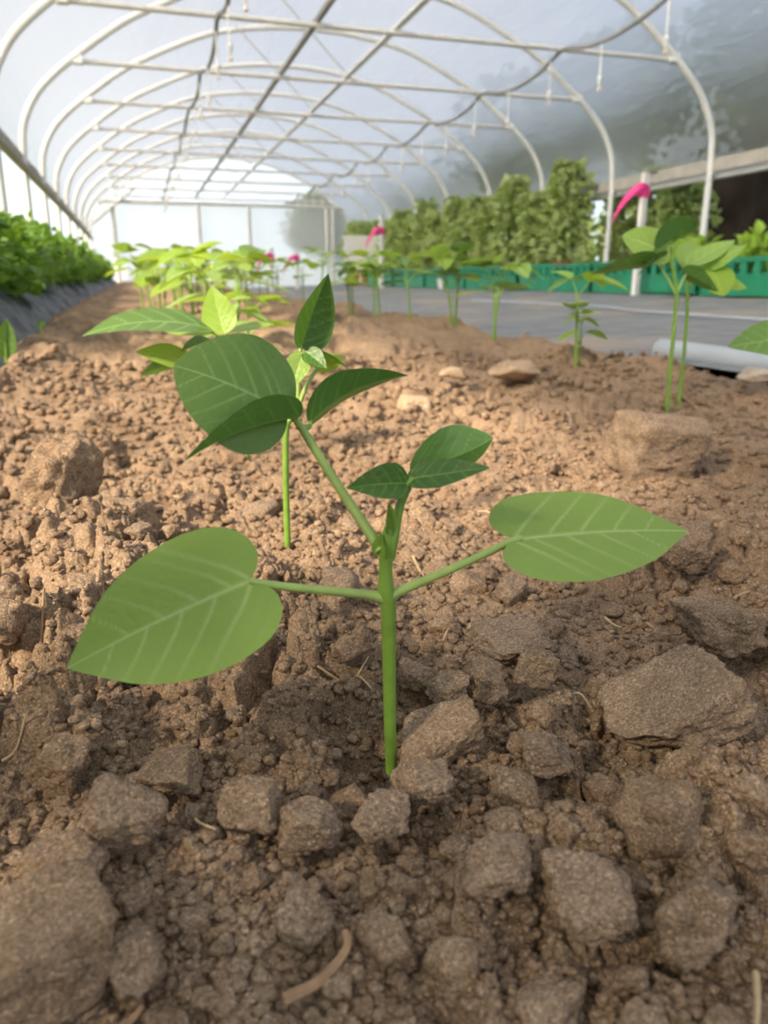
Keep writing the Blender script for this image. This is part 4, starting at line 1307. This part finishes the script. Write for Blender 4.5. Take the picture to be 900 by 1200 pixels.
# polythene skin
yv = np.linspace(-2.2, YE + 0.02, 200)
us = np.linspace(0, 96, 121)
px_ = np.interp(us, np.arange(97), PROF[:, 0]); pz_ = np.interp(us, np.arange(97), PROF[:, 2])
tx, tz_ = np.gradient(px_), np.gradient(pz_)
ln = np.hypot(tx, tz_); nx, nz = -tz_ / ln, tx / ln
sgn = np.sign(nz[60]); nx, nz = nx * sgn, nz * sgn
UU, YY = np.meshgrid(np.arange(121), yv, indexing='ij')
ph = ((YY - YA) / SP_) % 1.0
sag = -0.028 * np.sin(PI * ph) ** 1.0
wr = 0.020 * fbm2(UU * 0.06, YY * 1.6 + UU * 0.03, 61, 3) + 0.010 * fbm2(UU * 0.22 + YY * 1.5, YY * 2.8 - UU * .08, 63, 3)
off = 0.030 + (sag + wr * np.sin(PI * ph)) * 1.0
FX = px_[:, None] + nx[:, None] * off; FZ = pz_[:, None] + nz[:, None] * off
film = link_mesh('ceiling_film', raw_mesh('film', np.stack([FX, YY, FZ], -1).reshape(-1, 3), grid_faces(121, 200)), M['film'])
tag(film, 'hazy white polythene stretched over the hoops', 'polythene cover', kind='structure')

# end wall
def end_panel(name, z0, z1, y, mat, label):
    zs = np.linspace(z0, z1, 40)
    rows = []
    lx = PROF[:49]; rx = PROF[48:][::-1]
    for z in zs:
        xl_ = float(np.interp(z, lx[:, 2], lx[:, 0])); xr_ = float(np.interp(z, rx[:, 2], rx[:, 0]))
        t = np.linspace(0, 1, 60)
        x = xl_ + (xr_ - xl_) * t
        rows.append(np.stack([x, y + 0.02 * fbm2(x * 2.5 + z, np.full(60, z * 3.0), 71, 3), np.full(60, z)], 1))
    o = link_mesh(name, raw_mesh(name, np.concatenate(rows), grid_faces(40, 60)), M[mat])
    return tag(o, label, 'end wall', kind='structure')


YW = YE + 0.05
end_panel('wall_back_upper', 1.50, 2.262, YW, 'film_clear', 'clear polythene of the far end wall above its beam')
end_panel('wall_back', 0.62, 1.50, YW, 'film_end', 'milky polythene of the far end wall below its beam')
end_panel('wall_back_skirt', 0.0, 0.64, YW + 0.03, 'film_grey', 'grey polythene skirt along the foot of the far end wall')
o = beam('trim_1', np.array([(-0.5, YE - 0.03, 1.345 + H), (3.8, YE - 0.03, 1.345 + H)]), 0.033, 'bar', 'cross beam of the far end wall', 'beam', 'structure')
for i, x in enumerate((-0.255, 1.17, 2.045, 3.46, 3.58)):
    beam(f'trim_{i + 2}', np.array([(x, YE - 0.03, 0.1), (x, YE - 0.03, 1.33 + H)]), 0.03 if i else 0.035, 'bar', 'upright post of the far end wall', 'post', 'structure')
beam('trim_7', np.array([(-0.6, YE - 0.09, 0.98 + H), (0.12, YE - 0.09, 1.55 + H)]), 0.025, 'bar', 'diagonal corner brace of the far end wall', 'brace', 'structure')
# white panel leaning by the far right posts
c = np.array([3.45, 12.1, 0.0])
m = MB(); m.box((0, 0, 0.42), (0.62, 0.03, 0.56)); m.box((-.27, 0, 0.07), (0.04, 0.03, 0.14)); m.box((.27, 0, 0.07), (0.04, 0.03, 0.14))
o = m.build('white_board', M['white_wood'], smooth=False); o.location = (3.3, 11.6, 0.15)
tag(o, 'pale upright board standing near the far right corner of the tunnel', 'board')

# ---------------------------------------------------------------- outside
def tree(name, label, loc, h, r, mat, seed, n=2600, leaf=0.16, group=None):
    o = empty(name, loc, label, 'tree', group)
    g = np.random.default_rng(seed)
    parts = []
    for i in range(7):
        a = g.uniform(0, 6.28); rad = r * 0.55 * math.sqrt(g.random())
        cz = h * g.uniform(0.42, 0.82)
        parts.append((rad * math.cos(a), rad * math.sin(a), cz, r * g.uniform(.42, .6), r * g.uniform(.42, .6), h * g.uniform(.14, .2)))
    def smp(gg, nn):
        P, D = [], []
        for i, q in enumerate(parts):
            k_ = nn // len(parts) + (1 if i < nn % len(parts) else 0)
            a_, b_ = ball(*q)(gg, k_); P.append(a_); D.append(b_)
        return np.concatenate(P), np.concatenate(D)
    link_mesh('crown', foliage(n, smp, leaf, seed), M[mat], o)
    m = MB(); m.tube(spline([(0, 0, -0.3), (0.03 * h, 0, h * .35), (0, 0.02 * h, h * .75)], 10), np.linspace(0.03 * h, 0.01 * h, 10), 8)
    for i in range(5):
        q = parts[i]
        m.tube(spline([(0.02 * h, 0, h * .33), (q[0] * .6, q[1] * .6, q[2] * .8), q[:3]], 6), np.linspace(0.012 * h, 0.004 * h, 6), 6)
    m.build('trunk', M['bark'], o)
    return o


tr = [(8.2, 5.6, 4.6, 1.7, 'tree', 'dark tree beyond the film at the upper right, nearest one'),
      (11.6, 8.4, 5.0, 1.7, 'tree_lime', 'yellow-green tree seen hazily through the film at the right'),
      (9.0, 9.4, 4.0, 1.8, 'tree', 'dark tree seen hazily behind the nearest taped stake'),
      (8.4, 13.2, 4.0, 1.8, 'tree', 'grey-green tree behind the middle of the tomato row'),
      (8.6, 17.0, 3.8, 1.8, 'tree', 'grey-green tree behind the far end of the tomato row'),
      (12.2, 12.8, 5.2, 1.8, 'tree_lime', 'yellow-green tree between the dark trees beyond the film'),
      (7.2, 21.5, 3.2, 1.7, 'tree', 'small dark tree beyond the far right corner'),
      (4.4, 18.6, 2.6, 1.45, 'tree', 'round bush seen through the far end wall at its right'),
      (9.6, 1.9, 5.6, 1.8, 'tree', 'dark tree outside at the far right edge of the picture'),
      (-3.6, 20.5, 2.6, 0.55, 'tree', 'small conifer outside beyond the left opening'),
      (-5.2, 27.5, 3.2, 0.6, 'tree', 'second small conifer outside beyond the left opening')]
for i, (x, y, h_, r_, mt, lb_) in enumerate(tr):
    tree('tree', lb_, (x, y, -0.25), h_ * (1.3 if x > 8 else 1.0), r_, mt, 700 + i, 3200 if r_ > 1 else 900, 0.2 if r_ > 1 else 0.14)

# weedy growth along the outside of the right wall
wf = [(foliage(900, ball(0, 0, 0.32, 0.42, 0.6, 0.42, 0.7), 0.10, 800 + i), stems_mesh(8, 0.5, 0.35, 0.008, 820 + i)) for i in range(2)]
for j in range(9):
    o = bush_thing('wild_bush', f'weedy bush outside the right wall behind the tomatoes, {ORD[j]} from the near end', 'bush', (5.15 + 0.1 * math.sin(j * 2.2), 7.3 + 1.1 * j, -0.22), wf[j % 2][0], wf[j % 2][1], 'tomato' if j % 3 else 'bush', group='weedy bushes outside')
    o.scale = (1, 1, 1.25 + 0.2 * math.sin(j * 1.7)); o.rotation_euler = (0, 0, (j * 1.9) % 0.5)

# black sheet added for the dark area outside the open right side
xs, zs_ = np.meshgrid(np.linspace(1.2, 7.6, 60), np.linspace(-0.25, 1.36, 20), indexing='ij')
sh = np.stack([5.6 + 0.05 * np.sin(xs * 7) + 0.02 * np.sin(zs_ * 9 + xs * 3), xs, zs_], -1)
o = link_mesh('dark_area_sheet', raw_mesh('dark_area_sheet', sh.reshape(-1, 3), grid_faces(60, 20)), M['black'])
sm = o.modifiers.new('thick', 'SOLIDIFY'); sm.thickness = 0.01
tag(o, 'black sheet added for the dark area outside the open right side beyond the nearest hoop', 'black sheet')

# ---------------------------------------------------------------- light
w = bpy.data.worlds.new('World'); sc.world = w; w.use_nodes = True
nt = w.node_tree; nt.nodes.clear()
wo = nt.nodes.new('ShaderNodeOutputWorld'); bg = nt.nodes.new('ShaderNodeBackground')
tc = nt.nodes.new('ShaderNodeTexCoord'); sx = nt.nodes.new('ShaderNodeSeparateXYZ')
nt.links.new(tc.outputs['Generated'], sx.inputs[0])
rp = ramp(nt, [(0.0, (0.66, 0.76, 0.82)), (0.10, (0.60, 0.70, 0.80)), (0.26, (0.52, 0.60, 0.72)), (0.7, (0.48, 0.54, 0.68))])
nt.links.new(sx.outputs['Z'], rp.inputs['Fac'])
cn = nt.nodes.new('ShaderNodeTexNoise'); cn.inputs['Scale'].default_value = 2.2; cn.inputs['Detail'].default_value = 6
nt.links.new(tc.outputs['Generated'], cn.inputs['Vector'])
cr_ = ramp(nt, [(0.45, (0, 0, 0)), (0.68, (0.6, 0.6, 0.6))])
nt.links.new(cn.outputs['Fac'], cr_.inputs['Fac'])
mxw = nt.nodes.new('ShaderNodeMixRGB'); mxw.inputs['Color2'].default_value = (1.0, 1.0, 1.0, 1)
nt.links.new(cr_.outputs['Color'], mxw.inputs['Fac']); nt.links.new(rp.outputs['Color'], mxw.inputs['Color1'])
vd = nt.nodes.new('ShaderNodeVectorMath'); vd.operation = 'DOT_PRODUCT'
vd.inputs[1].default_value = (-0.02, 0.995, 0.06)
nt.links.new(tc.outputs['Generated'], vd.inputs[0])
cb = ramp(nt, [(0.962, (0, 0, 0)), (0.993, (0.8, 0.8, 0.8))])                 # bright cloud bank low ahead
nt.links.new(vd.outputs['Value'], cb.inputs['Fac'])
mx2 = nt.nodes.new('ShaderNodeMixRGB'); mx2.inputs['Color2'].default_value = (1.0, 1.06, 1.08, 1)
nt.links.new(cb.outputs['Color'], mx2.inputs['Fac']); nt.links.new(mxw.outputs['Color'], mx2.inputs['Color1'])
nt.links.new(mx2.outputs['Color'], bg.inputs['Color'])
bg.inputs['Strength'].default_value = 1.15
nt.links.new(bg.outputs[0], wo.inputs['Surface'])

sun = bpy.data.lights.new('Sun', 'SUN')
sun.energy = 6.4; sun.angle = math.radians(6.0); sun.color = (1.0, 0.84, 0.64)
so = bpy.data.objects.new('Sun', sun); COL.objects.link(so)
S = Vector((-0.82, -0.42, 0.62)).normalized()
so.rotation_euler = S.to_track_quat('Z', 'Y').to_euler()
so.location = (-6, -4, 6)

# ---------------------------------------------------------------- camera
cd = bpy.data.cameras.new('Camera')
cam = bpy.data.objects.new('Camera', cd); COL.objects.link(cam)
cd.sensor_fit = 'VERTICAL'; cd.sensor_height = 36.0; cd.sensor_width = 27.0
cd.lens = 36.0 * FPX / 1200
cd.clip_start = 0.01; cd.clip_end = 300
cam.location = tuple(CAM)
cam.rotation_euler = Vector(tuple(CF)).to_track_quat('-Z', 'Y').to_euler()
cd.dof.use_dof = True
cd.dof.focus_distance = 0.335
cd.dof.aperture_fstop = 27.0 / 2.0
sc.camera = cam

sc.view_settings.view_transform = 'Standard'
sc.view_settings.look = 'None'
sc.view_settings.gamma = 1.0
sc.view_settings.exposure = 0.5
try:
    sc.view_settings.use_curve_mapping = False
except Exception:
    pass
sc.cycles.use_denoising = True
sc.cycles.max_bounces = 10
sc.cycles.diffuse_bounces = 5
sc.cycles.transparent_max_bounces = 16
sc.cycles.caustics_reflective = False
